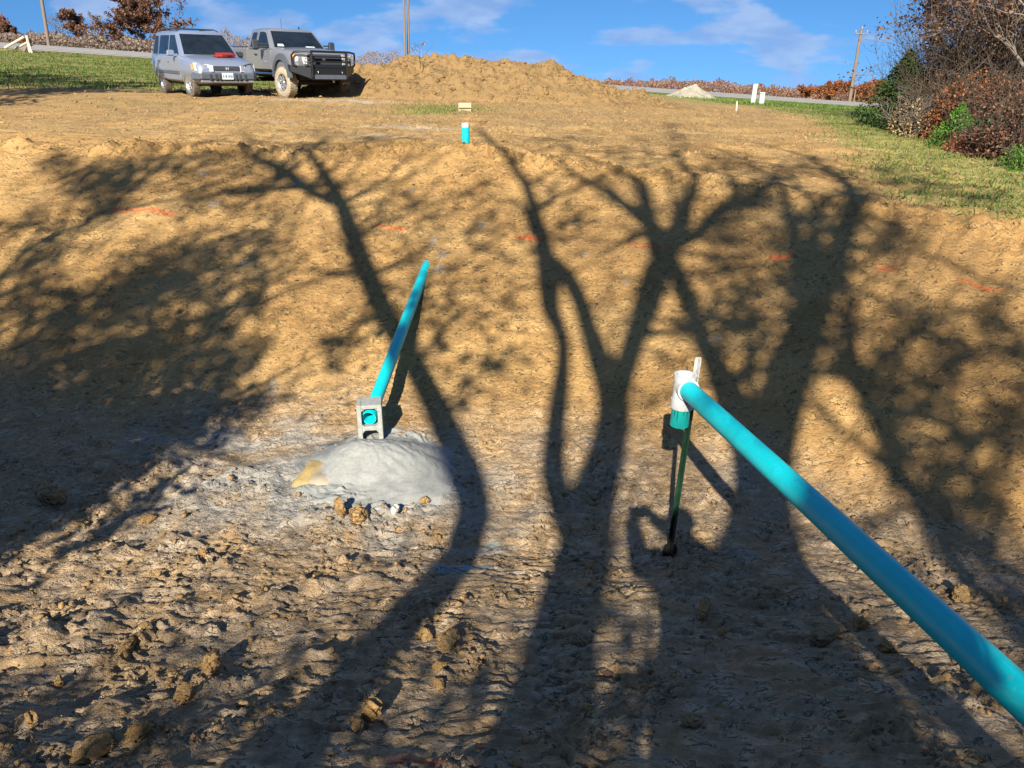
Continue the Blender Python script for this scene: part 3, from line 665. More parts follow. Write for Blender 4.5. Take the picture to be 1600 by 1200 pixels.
def pile_f(X, Y, R):
    x, y = X - hc.x, Y - hc.y
    lob = .155 * np.exp(-((x + .17) / .27) ** 2 - ((y - .06) / .27) ** 2) + .125 * np.exp(-((x - .23) / .26) ** 2 - ((y - .08) / .30) ** 2) + .05 * np.exp(-(x / .45) ** 2 - ((y + .15) / .3) ** 2)
    rip = .010 * perlin(x * 9 + y * 16, x * 5 - y * 3, 211) * sstep(.02, .15, x) + .007 * np.clip(perlin(x * 22 + y * 24, x * 5, 213), -1, .1) * sstep(.05, .2, x) * sstep(-.1, .1, y)
    lob = lob * (1 - (1 - sstep(-.33, -.25, y)) * (1 - sstep(-.02, .08, x)) * sstep(-.52, -.44, x) * .55)
    return (lob + rip + .006 * fbm(x * 6, y * 6, 215, 4)) * (1 - R ** 2.2) + .010 + .028 * (1 - sstep(.6, .95, R)) + .006 * fbm(X * 30, Y * 30, 216, 2, .6) * (R < .98) - .035 * sstep(.80, 1, R)
pl_ = heap('concrete_heap', hc.x, hc.y, .66, .68, pile_f); tag(pl_, 'heap of pale grey dry concrete mix poured below the block', 'heap')
# paper sack the mix came in, its printed edge showing
m, t, p = new_mat('printed_paper'); co = coords(t)
sxy = t.nodes.new('ShaderNodeSeparateXYZ'); t.links.new(co, sxy.inputs[0])
prn = nd(t, 'ShaderNodeTexBrick'); prn.inputs['Scale'].default_value = 55; prn.inputs['Color1'].default_value = (.05, .04, .03, 1); prn.inputs['Color2'].default_value = (.36, .25, .09, 1); prn.inputs['Mortar'].default_value = (.44, .32, .12, 1)
prn.inputs['Mortar Size'].default_value = .04; t.links.new(co, prn.inputs['Vector'])
lt = math_(t, 'LESS_THAN', sxy.outputs['X'], -.10)
t.links.new(mixc(t, lt, (.30, .25, .18), mixc(t, .75, (.36, .27, .11), prn.outputs['Color'])), p.inputs['Base Color']); p.inputs['Roughness'].default_value = .8
bm_v = []; nU, nV = 28, 14
for j in range(nV):
    for i in range(nU):
        u = i / (nU - 1) * 2 - 1; v = j / (nV - 1) * 2 - 1
        th = .045 * (1 - abs(u) ** 4) ** .5 * (1 - abs(v) ** 4) ** .5
        bm_v.append((u * .235, v * .17 + .012 * math.sin(u * 3), th + .008 * math.sin(u * 7) * math.cos(v * 5)))
top = len(bm_v); bm_v += [(x, y, -.9 * z - .030) for x, y, z in bm_v]
fs = []
for j in range(nV - 1):
    for i in range(nU - 1):
        a = j * nU + i; fs.append((a, a + 1, a + nU + 1, a + nU)); fs.append((top + a, top + a + nU, top + a + nU + 1, top + a + 1))
def rim(ids):
    for a, b in zip(ids[:-1], ids[1:]): fs.append((b, a, top + a, top + b))
rim(list(range(nU))); rim([nU * (nV - 1) + i for i in range(nU)][::-1]); rim([j * nU for j in range(nV)][::-1]); rim([j * nU + nU - 1 for j in range(nV)])
mb = MB(); mb.add(bm_v, fs, True); bagc = hit(508, 772)
bag = mb.build('concrete_bag', m); bag.location = (bagc.x + .01, hc.y - .15, .088); bag.rotation_euler = (math.radians(5), math.radians(2), math.radians(-10))
tag(bag, 'yellow printed paper sack half buried in the heap of concrete mix', 'bag')
# clean-out pipe at the top of the bank
cb_ = at(728, 231, 11.2); cz_ = gz(cb_.x, 11.2)
cl = empty('cleanout_pipe', (cb_.x, 11.2, cz_)); tag(cl, 'short upright turquoise pipe with a white rim on the dirt cone', 'pipe')
hgt = at(728, 192, 11.2).z - cz_
mb = MB(); mb.pipe((0, 0, -.3), (.0, 0, hgt - .055), R4, R4 - .004, 32); mb.build('pipe', PVCG if False else PVC, cl)
mb = MB(); mb.pipe((0, 0, hgt - .058), (0, 0, hgt), R4 + .003, R4 - .004, 32); mb.build('white_rim', PVCW, cl)

# ------------------------------------------------------------------ clods and stones
ICO_V = None
def ico(sub=1):
    import bmesh
    b = bmesh.new(); bmesh.ops.create_icosphere(b, subdivisions=sub, radius=1.0)
    V = np.array([v.co[:] for v in b.verts]); F = np.array([[v.index for v in f.verts] for f in b.faces]); b.free(); return V, F
I1 = ico(1); I2 = ico(2); I3 = ico(4)
def lump(rng, base, rough=.32):
    V, F = base; s = rng.integers(1, 9999)
    n = fbm(V[:, 0] * 1.3 + V[:, 2] * 1.7 + s, V[:, 1] * 1.3 - V[:, 2] * .9, int(s), 3, .6)
    W = V * (1 + rough * n)[:, None]
    if len(V) > 400: W = W * (1 + .16 * fbm(V[:, 0] * 4 + V[:, 2] * 3.1 + s, V[:, 1] * 4 - V[:, 2] * 2.3, int(s) + 7, 3, .65))[:, None]
    for _ in range(9 if len(V) < 400 else 4):                                       # broken flats
        d = rng.normal(size=3); d /= np.linalg.norm(d); k = rng.uniform(.45, .85); over = np.clip(W @ d - k, 0, None); W = W - over[:, None] * d[None]
    return W
def clod(name, label, cat, px, py, wpx, asp=(1, .8, .7), mat=CLOD, seed=0, group=None, sink=.25, yaw=0):
    rng = np.random.default_rng(seed + 900); P = hit(px, py); depth = P.y * CP + (CZ - P.z) * SP; r = wpx * depth / FPX / 2
    W = lump(rng, I3, .5) * np.array(asp)[None] * r
    o = np_mesh(name, W, I3[1], mat, None, False); o.rotation_euler = (0, 0, yaw)
    o.location = (P.x, P.y, gz(P.x, P.y) + r * asp[2] * (1 - sink)); tag(o, label, cat, group); return o
CL = 'large loose clods of clay'
for i, (px, py, w, asp, mt, lab, sk) in enumerate([
    (578, 1128, 36, (1, .8, 1.05), CLOD, 'rounded tan clay clod with a crack at bottom centre left', .2),
    (700, 1020, 52, (1, .55, .35), CLOD, 'flat sunlit clay slab below the middle tree shadow', .1),
    (665, 1000, 26, (1, .8, .8), CLOD, 'round clod touching the flat sunlit slab', .2),
    (688, 1055, 24, (1, .8, .8), CLOD, 'pointed clod just below the flat sunlit slab', .2),
    (684, 1076, 30, (1, .6, .5), CLOD, 'low clod under the pointed one below the slab', .2),
    (534, 815, 28, (.8, .8, 1.2), CLOD, 'knobbly upright clod in front of the concrete heap, left of two', .2),
    (562, 822, 34, (1, .8, .9), CLOD, 'knobbly wide clod in front of the concrete heap, right of two', .25),
    (320, 876, 16, (1, .8, 1.2), CLOD, 'small squarish clod standing with its shadow on the left floor', .1),
    (235, 822, 26, (1, .7, .6), CLOD, 'smooth flattish clod left of the concrete dust', .2),
    (80, 790, 50, (1, .7, .55), CLODG, 'big dark lump inside the square shadow at far left', .3),
    (1285, 1000, 60, (1, .5, .35), CLODG, 'big dark slab of mud lying below the long pipe', .2),
    (1385, 1020, 30, (1, .7, .6), CLOD, 'sunlit clod below the middle of the long pipe', .2),
    (1340, 985, 28, (1, .7, .7), CLOD, 'sunlit clod just above the dark slab under the pipe', .2),
    (1098, 965, 40, (1, .6, .45), CLOD, 'flat sunlit clod below the steel post', .2),
    (1128, 985, 24, (1, .7, .7), CLOD, 'small sunlit clod right of the flat one below the post', .2),
    (1080, 1130, 30, (1, .7, .5), CLODG, 'grey clod near the bottom edge right of centre', .3),
    (330, 1045, 46, (1, .6, .55), CLOD, 'long tan clod at lower left beside dark furrow', .2),
    (290, 1095, 36, (1, .8, .9), CLOD, 'lumpy tan clod at lower left with cavities', .2),
    (200, 1010, 44, (1, .5, .4), CLOD, 'tan slab lying tilted in the left foreground', .2),
    (52, 1140, 22, (1, .8, 1.1), CLOD, 'upright pinkish clod in the bottom left corner', .1),
    (150, 1180, 60, (1, .6, .5), CLOD, 'wide tan clod on the bottom edge at left', .3),
    (92, 1058, 26, (1, .6, .6), CLOD, 'small wedge-shaped clod at far left foreground', .2),
    (220, 1160, 40, (1, .7, .7), CLOD, 'rough brown clod near the bottom edge at left', .25),
    (560, 1150, 24, (1, .8, .6), CLOD, 'small tan clod below the rounded cracked one', .2),
    (910, 1005, 22, (1, .8, .6), CLODG, 'grey clod on the centre floor beside the narrow light strip', .2),
    (1500, 930, 52, (1, .5, .35), CLOD, 'flat tan slab right of the long pipe at the bank toe', .2)]):
    clod('clay_clod', lab, 'clod', px, py, w, asp, mt, i, CL, sk, i * 1.3)
STONE = simple('pale_stone', (.42, .41, .38), .85, 0, 30, .3, .3)
clod('stone', 'grey stone at the front edge of the concrete heap', 'stone', 615, 805, 17, (1, 1, .9), STONE, 61, None, .3)
clod('stone', 'tan stone on the right side of the concrete heap', 'stone', 664, 785, 16, (1, .9, .7), CLOD, 62, None, -.6)

def scatter_lumps(name, label, pts, sizes, mat, seed, base=I1, nvar=24):
    rng = np.random.default_rng(seed); var = [lump(rng, base, .55) for _ in range(nvar)]; VV = []; FF = []; off = 0
    X = np.array([p[0] for p in pts]); Y = np.array([p[1] for p in pts]); Z = ground(X, Y)
    for i in range(len(pts)):
        W = var[int(rng.integers(nvar))]; a = rng.uniform(0, 6.28); c, s = math.cos(a), math.sin(a); sz = sizes[i] * np.array([1, rng.uniform(.6, 1), rng.uniform(.4, .85)])
        W = W * sz[None]; W = np.stack([W[:, 0] * c - W[:, 1] * s, W[:, 0] * s + W[:, 1] * c, W[:, 2]], 1)
        VV.append(W + np.array([X[i], Y[i], Z[i] + sz[2] * .22])[None]); FF.append(base[1] + off); off += len(W)
    o = np_mesh(name, np.concatenate(VV), np.concatenate(FF), mat); tag(o, label, 'clods', None, 'stuff'); return o
rng = np.random.default_rng(77); pts = []; szs = []; ptg = []; szg = []
cand = rng.uniform((-5.0, 1.4), (5.0, 6.4), (110000, 2))
dens = .05 + .55 * sstep(.0, .5, fbm(cand[:, 0] * 1.5 + 4, cand[:, 1] * 2.2, 51, 3, .6)) + .30 * sstep(.2, 1.0, (1.0 - cand[:, 0]) / 4) * (cand[:, 1] < 5.2)
dens *= (1 - sstep(.02, .15, (cand[:, 1] - toe_y(cand[:, 0])) / 5)) * (np.hypot((cand[:, 0] - hc.x) / .58, (cand[:, 1] - hc.y) / .55) > 1)
dens *= np.clip(1.15 - .15 * np.abs(cand[:, 0]), .3, 1)
keep = cand[rng.random(len(cand)) < dens * .42]
for q_ in keep:
    s_ = min(.032, .0055 * (1 / max(.02, rng.random())) ** .5)
    (pts if rng.random() < .28 else ptg).append(q_); (szs if len(szs) < len(pts) else szg).append(s_)
scatter_lumps('loose_crumbs', 'tan crumbs and small clods of clay strewn over the basin floor', pts, szs, CLOD, 5)
scatter_lumps('loose_crumbs', 'grey crumbs and small clods of clay strewn over the basin floor', ptg, szg, CLODG, 6)
cand = rng.uniform((-7, 5.9), (6.5, 12.5), (42000, 2)); sv = (cand[:, 1] - toe_y(cand[:, 0])) / (crest_y(cand[:, 0]) - toe_y(cand[:, 0]))
keep = cand[(rng.random(len(cand)) < .08 + .30 * sstep(.2, .6, fbm(cand[:, 0] * 1.3, cand[:, 1] * 1.3, 301, 3)) + .25 * np.exp(-((sv - 1) / .05) ** 2)) & (sv > .05)]
scatter_lumps('bank_crumbs', 'crumbs of clay lying on the far bank and its lip', keep, .006 + .020 * rng.random(len(keep)) ** 3, CLOD, 7)
cand = rng.uniform((-14, 11.6), (8.5, 23.5), (16000, 2)); nn_ = fbm(cand[:, 0] * .45, cand[:, 1] * 1.1, 311, 3)
keep = cand[(rng.random(len(cand)) < .05 + .40 * sstep(.05, .55, nn_)) & (np.abs(cand[:, 0]) < cand[:, 1] * .68) & (cand[:, 0] < np.interp(cand[:, 1], [8, 10, 13, 18, 24], [4.4, 4.6, 5.6, 6.9, 8.5]))]
scatter_lumps('upper_crumbs', 'crumbs and clods trodden into the upper ground', keep, .012 + .045 * rng.random(len(keep)) ** 3, CLOD, 8)

# ------------------------------------------------------------------ vehicles
def carpaint(name, col, dusty=.35):
    m, t, p = new_mat(name); co = coords(t); nz = noise(t, co, 5, 5, .7)
    sx_ = t.nodes.new('ShaderNodeSeparateXYZ'); t.links.new(co, sx_.inputs[0])
    low = t.nodes.new('ShaderNodeMapRange'); low.inputs['From Min'].default_value = 1.05; low.inputs['From Max'].default_value = .35; t.links.new(sx_.outputs['Z'], low.inputs['Value'])
    mud = math_(t, 'MULTIPLY', math_(t, 'MULTIPLY', low.outputs[0], nz), dusty * 2)
    t.links.new(mixc(t, mud, col, (.36, .29, .20)), p.inputs['Base Color'])
    p.inputs['Metallic'].default_value = .45; p.inputs['Roughness'].default_value = .36; p.inputs['Coat Weight'].default_value = .6; p.inputs['Coat Roughness'].default_value = .08
    return m
SILVER = carpaint('silver_blue_paint', (.27, .32, .43)); PEWTER = carpaint('pewter_paint', (.262, .268, .28), .35)
GLASS = simple('tinted_glass', (.016, .022, .03), .05, 0, 3, .5, 0, .6)
BLKP = simple('black_plastic', (.035, .04, .048), .55, 0, 20, .3, .1); GRYP = simple('grey_plastic', (.075, .088, .11), .55, 0, 14, .25, .1)
BLKM = simple('black_powder_coat', (.014, .016, .02), .38, .2, 30, .3, .1); CHROME = simple('chrome', (.62, .63, .65), .18, 1, 10, .15)
RIM = simple('alloy_rim', (.55, .56, .57), .35, .8, 12, .3); TYRE = simple('muddy_tyre', (.16, .13, .095), .9, 0, 14, .6, .8, .2, col2=(.05, .045, .04)); TYRE2 = simple('dried_mud_tyre', (.36, .31, .22), .95, 0, 10, .5, .9, .2, col2=(.24, .20, .15))
LAMP = simple('headlamp_glass', (.66, .69, .70), .10, .2, 30, .35, 0, .8, coat=1.0); AMBER = simple('amber_lens', (.62, .30, .05), .2, 0, 10, .2, 0, .6, coat=.8)
PLATE = simple('number_plate', (.52, .57, .60), .5, 0, 20, .1); REDP = simple('red_plastic', (.34, .03, .025), .45, 0, 12, .25, .1); UNDER = simple('underbody', (.02, .02, .02), .8, 0, 10, .3)
INK = simple('dark_ink', (.03, .06, .16), .7); BOW = simple('emblem_silver', (.75, .76, .78), .25, .6)
def loft(sections):
    """sections: [(x, [(y, z) half outline bottom-centre .. top-centre])]; mirrored and closed"""
    b = MB(); vs = []; k = len(sections[0][1])
    for x, pr in sections:
        vs += [(x, y, z) for y, z in pr] + [(x, -y, z) for y, z in reversed(pr[1:-1])]
    n = 2 * k - 2; fs = []
    for i in range(len(sections) - 1):
        for j in range(n): fs.append((i * n + j, i * n + (j + 1) % n, (i + 1) * n + (j + 1) % n, (i + 1) * n + j))
    fs.append(tuple(range(n))[::-1]); fs.append(tuple(range((len(sections) - 1) * n, len(sections) * n)))
    b.add(vs, fs, False); return b
def cut(obj, cutters):
    """carve wheel wells, then bevel; cutters are thrown away"""
    dg = None
    for c in cutters:
        md = obj.modifiers.new('b', 'BOOLEAN'); md.operation = 'DIFFERENCE'; md.solver = 'EXACT'; md.object = c
    md = obj.modifiers.new('v', 'BEVEL'); md.width = .018; md.segments = 2; md.limit_method = 'ANGLE'; md.angle_limit = math.radians(24)
    bpy.context.view_layer.update(); dg = bpy.context.evaluated_depsgraph_get()
    me = bpy.data.meshes.new_from_object(obj.evaluated_get(dg)); obj.modifiers.clear(); old = obj.data; obj.data = me; bpy.data.meshes.remove(old)
    for c in cutters: d = c.data; bpy.data.objects.remove(c); bpy.data.meshes.remove(d)
    for pl in me.polygons: pl.use_smooth = True
    try: me.set_sharp_from_angle(angle=math.radians(32))
    except Exception: pass
def well(x, y, z, r, w): return MB().lathe([(0, -w), (r, -w), (r, w), (0, w)], 28, Matrix.Translation((x, y, z)), 'y', False).build('cutter', UNDER)
def plate(pts3, nrm, th, name, mat, parent):
    """flat panel: outline points with thickness along the normal"""
    n = Vector(nrm).normalized(); b = MB(); k = len(pts3); A = [Vector(p) for p in pts3]
    vs = [a + n * th for a in A] + [a - n * .02 for a in A]
    c = sum((a for a in A), Vector()) / k; ar = sum(((A[i] - c).cross(A[(i + 1) % k] - c) for i in range(k)), Vector())
    fs = [tuple(range(k)) if ar.dot(n) > 0 else tuple(reversed(range(k)))] + [(i, (i + 1) % k, (i + 1) % k + k, i + k) for i in range(k)]
    b.add(vs, fs); return b.build(name, mat, parent)
def wheel(parent, x, y, r, w, side, rim_r, tyre_mat, spokes=5, rot=0.0):
    M = Matrix.Translation((x, y, r)) @ Matrix.Rotation(rot, 4, 'Z')
    root = MB(); h = w / 2
    root.lathe([(rim_r, -h * .9), (r * .86, -h), (r * .97, -h * .82), (r, -h * .5), (r, h * .5), (r * .97, h * .82), (r * .86, h), (rim_r, h * .9)], 40, M, 'y')
    for k in range(30):                                                   # tread blocks
        a = 2 * math.pi * k / 30
        for s in (-1, 1): root.box((0, s * h * .45, r * .995), (r * .12, h * .75, r * .05), M @ Matrix.Rotation(a + s * .05, 4, 'Y'))
    ty = root.build('wheel', tyre_mat, parent)
    b = MB(); s = side; f = s * h * .62
    b.lathe([(rim_r, s * h * .92), (rim_r * .93, s * h * .92), (rim_r * .88, s * h * .5), (rim_r * .84, f * .4), (0, f * .4)], 40, M, 'y')
    b.lathe([(rim_r * .27, f * .4), (rim_r * .25, f * 1.2), (0, f * 1.25)], 20, M, 'y')
    for k in range(spokes): b.box((0, f * .95, rim_r * .52), (rim_r * .26, h * .24, rim_r * .78), M @ Matrix.Rotation(2 * math.pi * k / spokes, 4, 'Y'), .01)
    b.build('rim', RIM, ty)
    b = MB(); b.lathe([(rim_r * .82, f * .5), (0, f * .5)], 24, M, 'y'); b.build('brake_disc', UNDER, ty)
    return ty
def half(w, zb, zm, belt, top, crown=.02, tuck=.93):
    return [(0, zb), (w * .80, zb), (w * tuck, zb + .05), (w * .985, zb + .16), (w, zm), (w * .985, belt - .08), (w * .95, belt - .01), (w * .88, top), (w * .5, top + crown * .7), (0, top + crown)]

def build_suv():
    root = empty('parked_suv'); zb = .34
    secs = [(-2.22, half(.76, .52, .72, .98, 1.0)), (-2.14, half(.845, .42, .70, 1.0, 1.02)), (-1.7, half(.87, zb, .68, 1.02, 1.03)), (-.5, half(.875, zb, .66, 1.02, 1.03)), (.75, half(.875, zb, .66, 1.01, 1.04)),
            (1.05, half(.872, zb, .66, .985, 1.02, .03)), (1.75, half(.855, zb, .65, .90, .93, .035)), (2.02, half(.82, .38, .64, .83, .87, .03)), (2.13, half(.765, .44, .62, .76, .80, .02)), (2.17, half(.72, .47, .6, .70, .73, .01))]
    body = loft(secs).build('body', SILVER, root)
    cut(body, [well(ax, sy * .80, .335, .40, .20) for ax in (1.36, -1.26) for sy in (-1, 1)])
    # greenhouse
    zr = 1.60; bz = 1.00
    g = MB(); B = [(.98, .80), (-2.16, .79)]; T = [(.18, .655), (-1.98, .64)]
    vs = [(.98, .80, bz), (.98, -.80, bz), (-2.16, -.80, bz), (-2.16, .80, bz), (.20, .66, zr), (.20, -.66, zr), (-1.96, -.65, zr), (-1.96, .65, zr), (.10, .5, zr + .05), (.10, -.5, zr + .05), (-1.86, -.5, zr + .05), (-1.86, .5, zr + .05)]
    g.add(vs, [(0, 1, 5, 4), (1, 2, 6, 5), (2, 3, 7, 6), (3, 0, 4, 7), (4, 5, 9, 8), (5, 6, 10, 9), (6, 7, 11, 10), (7, 4, 8, 11), (8, 9, 10, 11)])
    roof = g.build('roof', SILVER, root); cut(roof, [])
    def sp(x, z, s): return (x, s * (.80 - .145 * (z - bz) / (zr - bz)), z)
    for s in (-1, 1):
        nrm = (0, s, .24)
        for nm, poly in (('side_window', [(-2.04, 1.05), (-1.55, 1.05), (-1.60, 1.52), (-1.92, 1.52)]), ('side_window', [(-1.42, 1.05), (-.50, 1.05), (-.50, 1.53), (-1.42 + .03, 1.53)]), ('side_window', [(-.40, 1.05), (.60, 1.05), (.07, 1.53), (-.40, 1.53)])):
            plate([sp(x, z, s) for x, z in poly], nrm, .006, nm, GLASS, root)
        for nm, x0, x1 in (('door', -.42, .80), ('door', -1.40, -.45)):
            pts = [(x0, .42), (x1, .42), (x1, .98), (x0, .98)] if nm and x0 > -1 else [(x0 + .42, .42), (x1, .42), (x1, .98), (x0, .98), (x0, .78)]
            d = plate([(x, s * (.872 if z < .9 else .855), z) for x, z in pts], (0, s, .03), .010, 'door', SILVER, root)
            MB().box((x0 + .17, s * .888, .87), (.16, .03, .035), None, .008).build('door_handle', SILVER, d)
            MB().box(((x0 + x1) / 2, s * .888, .60), (x1 - x0 - .06, .025, .085), None, .008).build('side_moulding', GRYP, d)
        MB().tube([(-1.85, s * .58, zr + .055), (-1.6, s * .575, zr + .10), (-.3, s * .575, zr + .10), (.02, s * .58, zr + .045)], .016, 8).build('roof_rail', BLKP, root)
        m_ = MB().box((.50, s * .985, 1.08), (.10, .20, .15), None, .03); m_.box((.52, s * .87, 1.04), (.06, .12, .05)); mo = m_.build('mirror', SILVER if s < 0 else BLKP, root)
        MB().box((.447, s * .985, 1.08), (.006, .17, .12)).build('mirror_glass', GLASS, mo)
    for c in (-1.2, -.35): MB().box((c, 0, zr + .105), (.05, 1.15, .025), None, .008).build('roof_crossbar', BLKP, root)
    # windscreen
    def fp(u, v): a = Vector((.98, -.80 + 1.6 * u, bz)); b = Vector((.20, -.66 + 1.32 * u, zr)); return a.lerp(b, v)
    plate([fp(.035, .09), fp(.965, .09), fp(.955, .93), fp(.045, .93)], (.6, 0, .78), .006, 'windscreen', GLASS, root)
    plate([(-2.165 + .02, -.70, 1.06), (-2.165 + .02, .70, 1.06), (-1.99, .58, 1.52), (-1.99, -.58, 1.52)], (-1, 0, .3), .012, 'rear_window', GLASS, root)
    for y in (-.32, .12): MB().tube([(.985, y, 1.06), (.93, y + .50, 1.075)], .012, 6).build('wiper', BLKP, root)
    # front end
    b = MB(); b.box((2.12, 0, .545), (.20, 1.50, .20), None, .05)
    for s in (-1, 1): b.box((1.98, s * .76, .54), (.34, .20, .21), Matrix.Translation((1.98, s * .76, 0)) @ Matrix.Rotation(-s * .5, 4, 'Z') @ Matrix.Translation((-1.98, -s * .76, 0)), .05)
    bump_ = b.build('bumper', GRYP, root)
    MB().box((2.10, 0, .425), (.16, 1.46, .07), None, .02).build('bumper_lip', SILVER, bump_)
    for y in (-.48, -.33, -.22, .22, .33, .48): MB().box((2.215, y, .53), (.04, .07, .15), None, .012).build('bumper_guard', BLKP, bump_)
    np_ = MB().box((2.235, -.02, .555), (.012, .31, .16), None, .003).build('licence_plate', PLATE, root)
    for k, y in enumerate((-.115, -.06, -.035, .015, .05, .085, .115)): MB().box((2.2425, y - .02, .55), (.003, .012 if k % 2 else .022, .055)).build('plate_character', INK, np_)
    gr = MB().box((2.155, 0, .735), (.06, .72, .125), Matrix.Identity(4), .02).build('grille', BLKP, root)
    for z in (.70, .735, .77): MB().box((2.188, 0, z), (.012, .66, .010)).build('grille_bar', GRYP, gr)
    e = MB(); e.box((2.20, -.03, .738), (.012, .022, .07)); e.box((2.20, .03, .738), (.012, .022, .07)); e.box((2.20, 0, .738), (.012, .05, .018)); e.build('emblem', BOW, gr)
    for s in (-1, 1):
        hl = plate([(2.175, s * .37, .655), (2.165, s * .37, .80), (2.075, s * .66, .865), (1.93, s * .83, .86), (2.02, s * .82, .665)], (1, s * .45, .25), .035, 'headlight', LAMP, root)
        MB().lathe([(.0, .045), (.055, .035), (.06, 0)], 16, Matrix.Translation((2.10, s * .55, .755)) @ Matrix.Rotation(math.radians(-90), 4, 'Z') @ Matrix.Rotation(s * .3, 4, 'Z'), 'y').build('lamp_bulb', CHROME, hl)
        plate([(1.90, s * .81, .70), (1.90, s * .815, .82), (1.82, s * .845, .83), (1.84, s * .845, .71)], (.4, s, .1), .02, 'turn_signal', AMBER, root)
    MB().box((-.1, 0, .40), (3.6, 1.45, .20)).build('underbody', UNDER, root)
    for ax, rt_ in ((1.36, .10), (-1.26, 0)):
        for s in (-1, 1): wheel(root, ax, s * .745, .335, .215, s, .215, TYRE if ax < 0 else TYRE, 5, rt_)
    b = MB()                                                                # seats and dash seen through the glass
    return root
def place(root, px, py, rz, local):
    P = hit(px, py); c, s = math.cos(rz), math.sin(rz); X = P.x - (local[0] * c - local[1] * s); Y = P.y - (local[0] * s + local[1] * c)
    # tilt with the ground under the wheels
    z0 = float(base_h(np.array([P.x]), np.array([P.y]))[0]); root.location = (X, Y, z0 - .02)
    fwd = Vector((c, s, 0)); e = 1.3; f = lambda q: float(base_h(np.array([q.x]), np.array([q.y]))[0])
    C = Vector((X, Y, 0)); sl = (f(C + fwd * e) - f(C - fwd * e)) / (2 * e); sd = Vector((-s, c, 0)); sr = (f(C + sd * .8) - f(C - sd * .8)) / 1.6
    root.rotation_euler = (math.atan(sr), -math.atan(sl), rz); root.location.z = f(C) - .01
suv = build_suv(); suv.scale = (.95, .97, 1.03); place(suv, 303, 152, math.radians(-52), (1.36, -.745)); tag(suv, 'small silver-blue SUV with roof rails and a red case on its bonnet', 'suv')
# red case lying on the bonnet
case = empty('tool_case'); case.parent = None
b = MB(); b.box((0, 0, .045), (.34, .46, .09), None, .02); b.build('case_body', REDP, case); b = MB(); b.box((0, 0, .10), (.345, .465, .022), None, .01); cl_ = b.build('lid', REDP, case)
MB().box((.185, 0, .07), (.03, .16, .03), None, .008).build('handle', BLKP, case)
b = MB(); b.box((.02, -.30, .02), (.30, .16, .03), None, .01); b.build('folded_rag', REDP, case)
tag(case, 'flat red case lying on the bonnet of the silver SUV', 'case')
bpy.context.view_layer.update()
case.scale = (1, 1, .6); case.matrix_world = suv.matrix_world @ Matrix.Translation((1.30, .30, 1.035)) @ Matrix.Rotation(math.radians(7.5), 4, 'Y') @ Matrix.Rotation(.25, 4, 'Z') @ Matrix.Diagonal((1, 1, .6, 1))

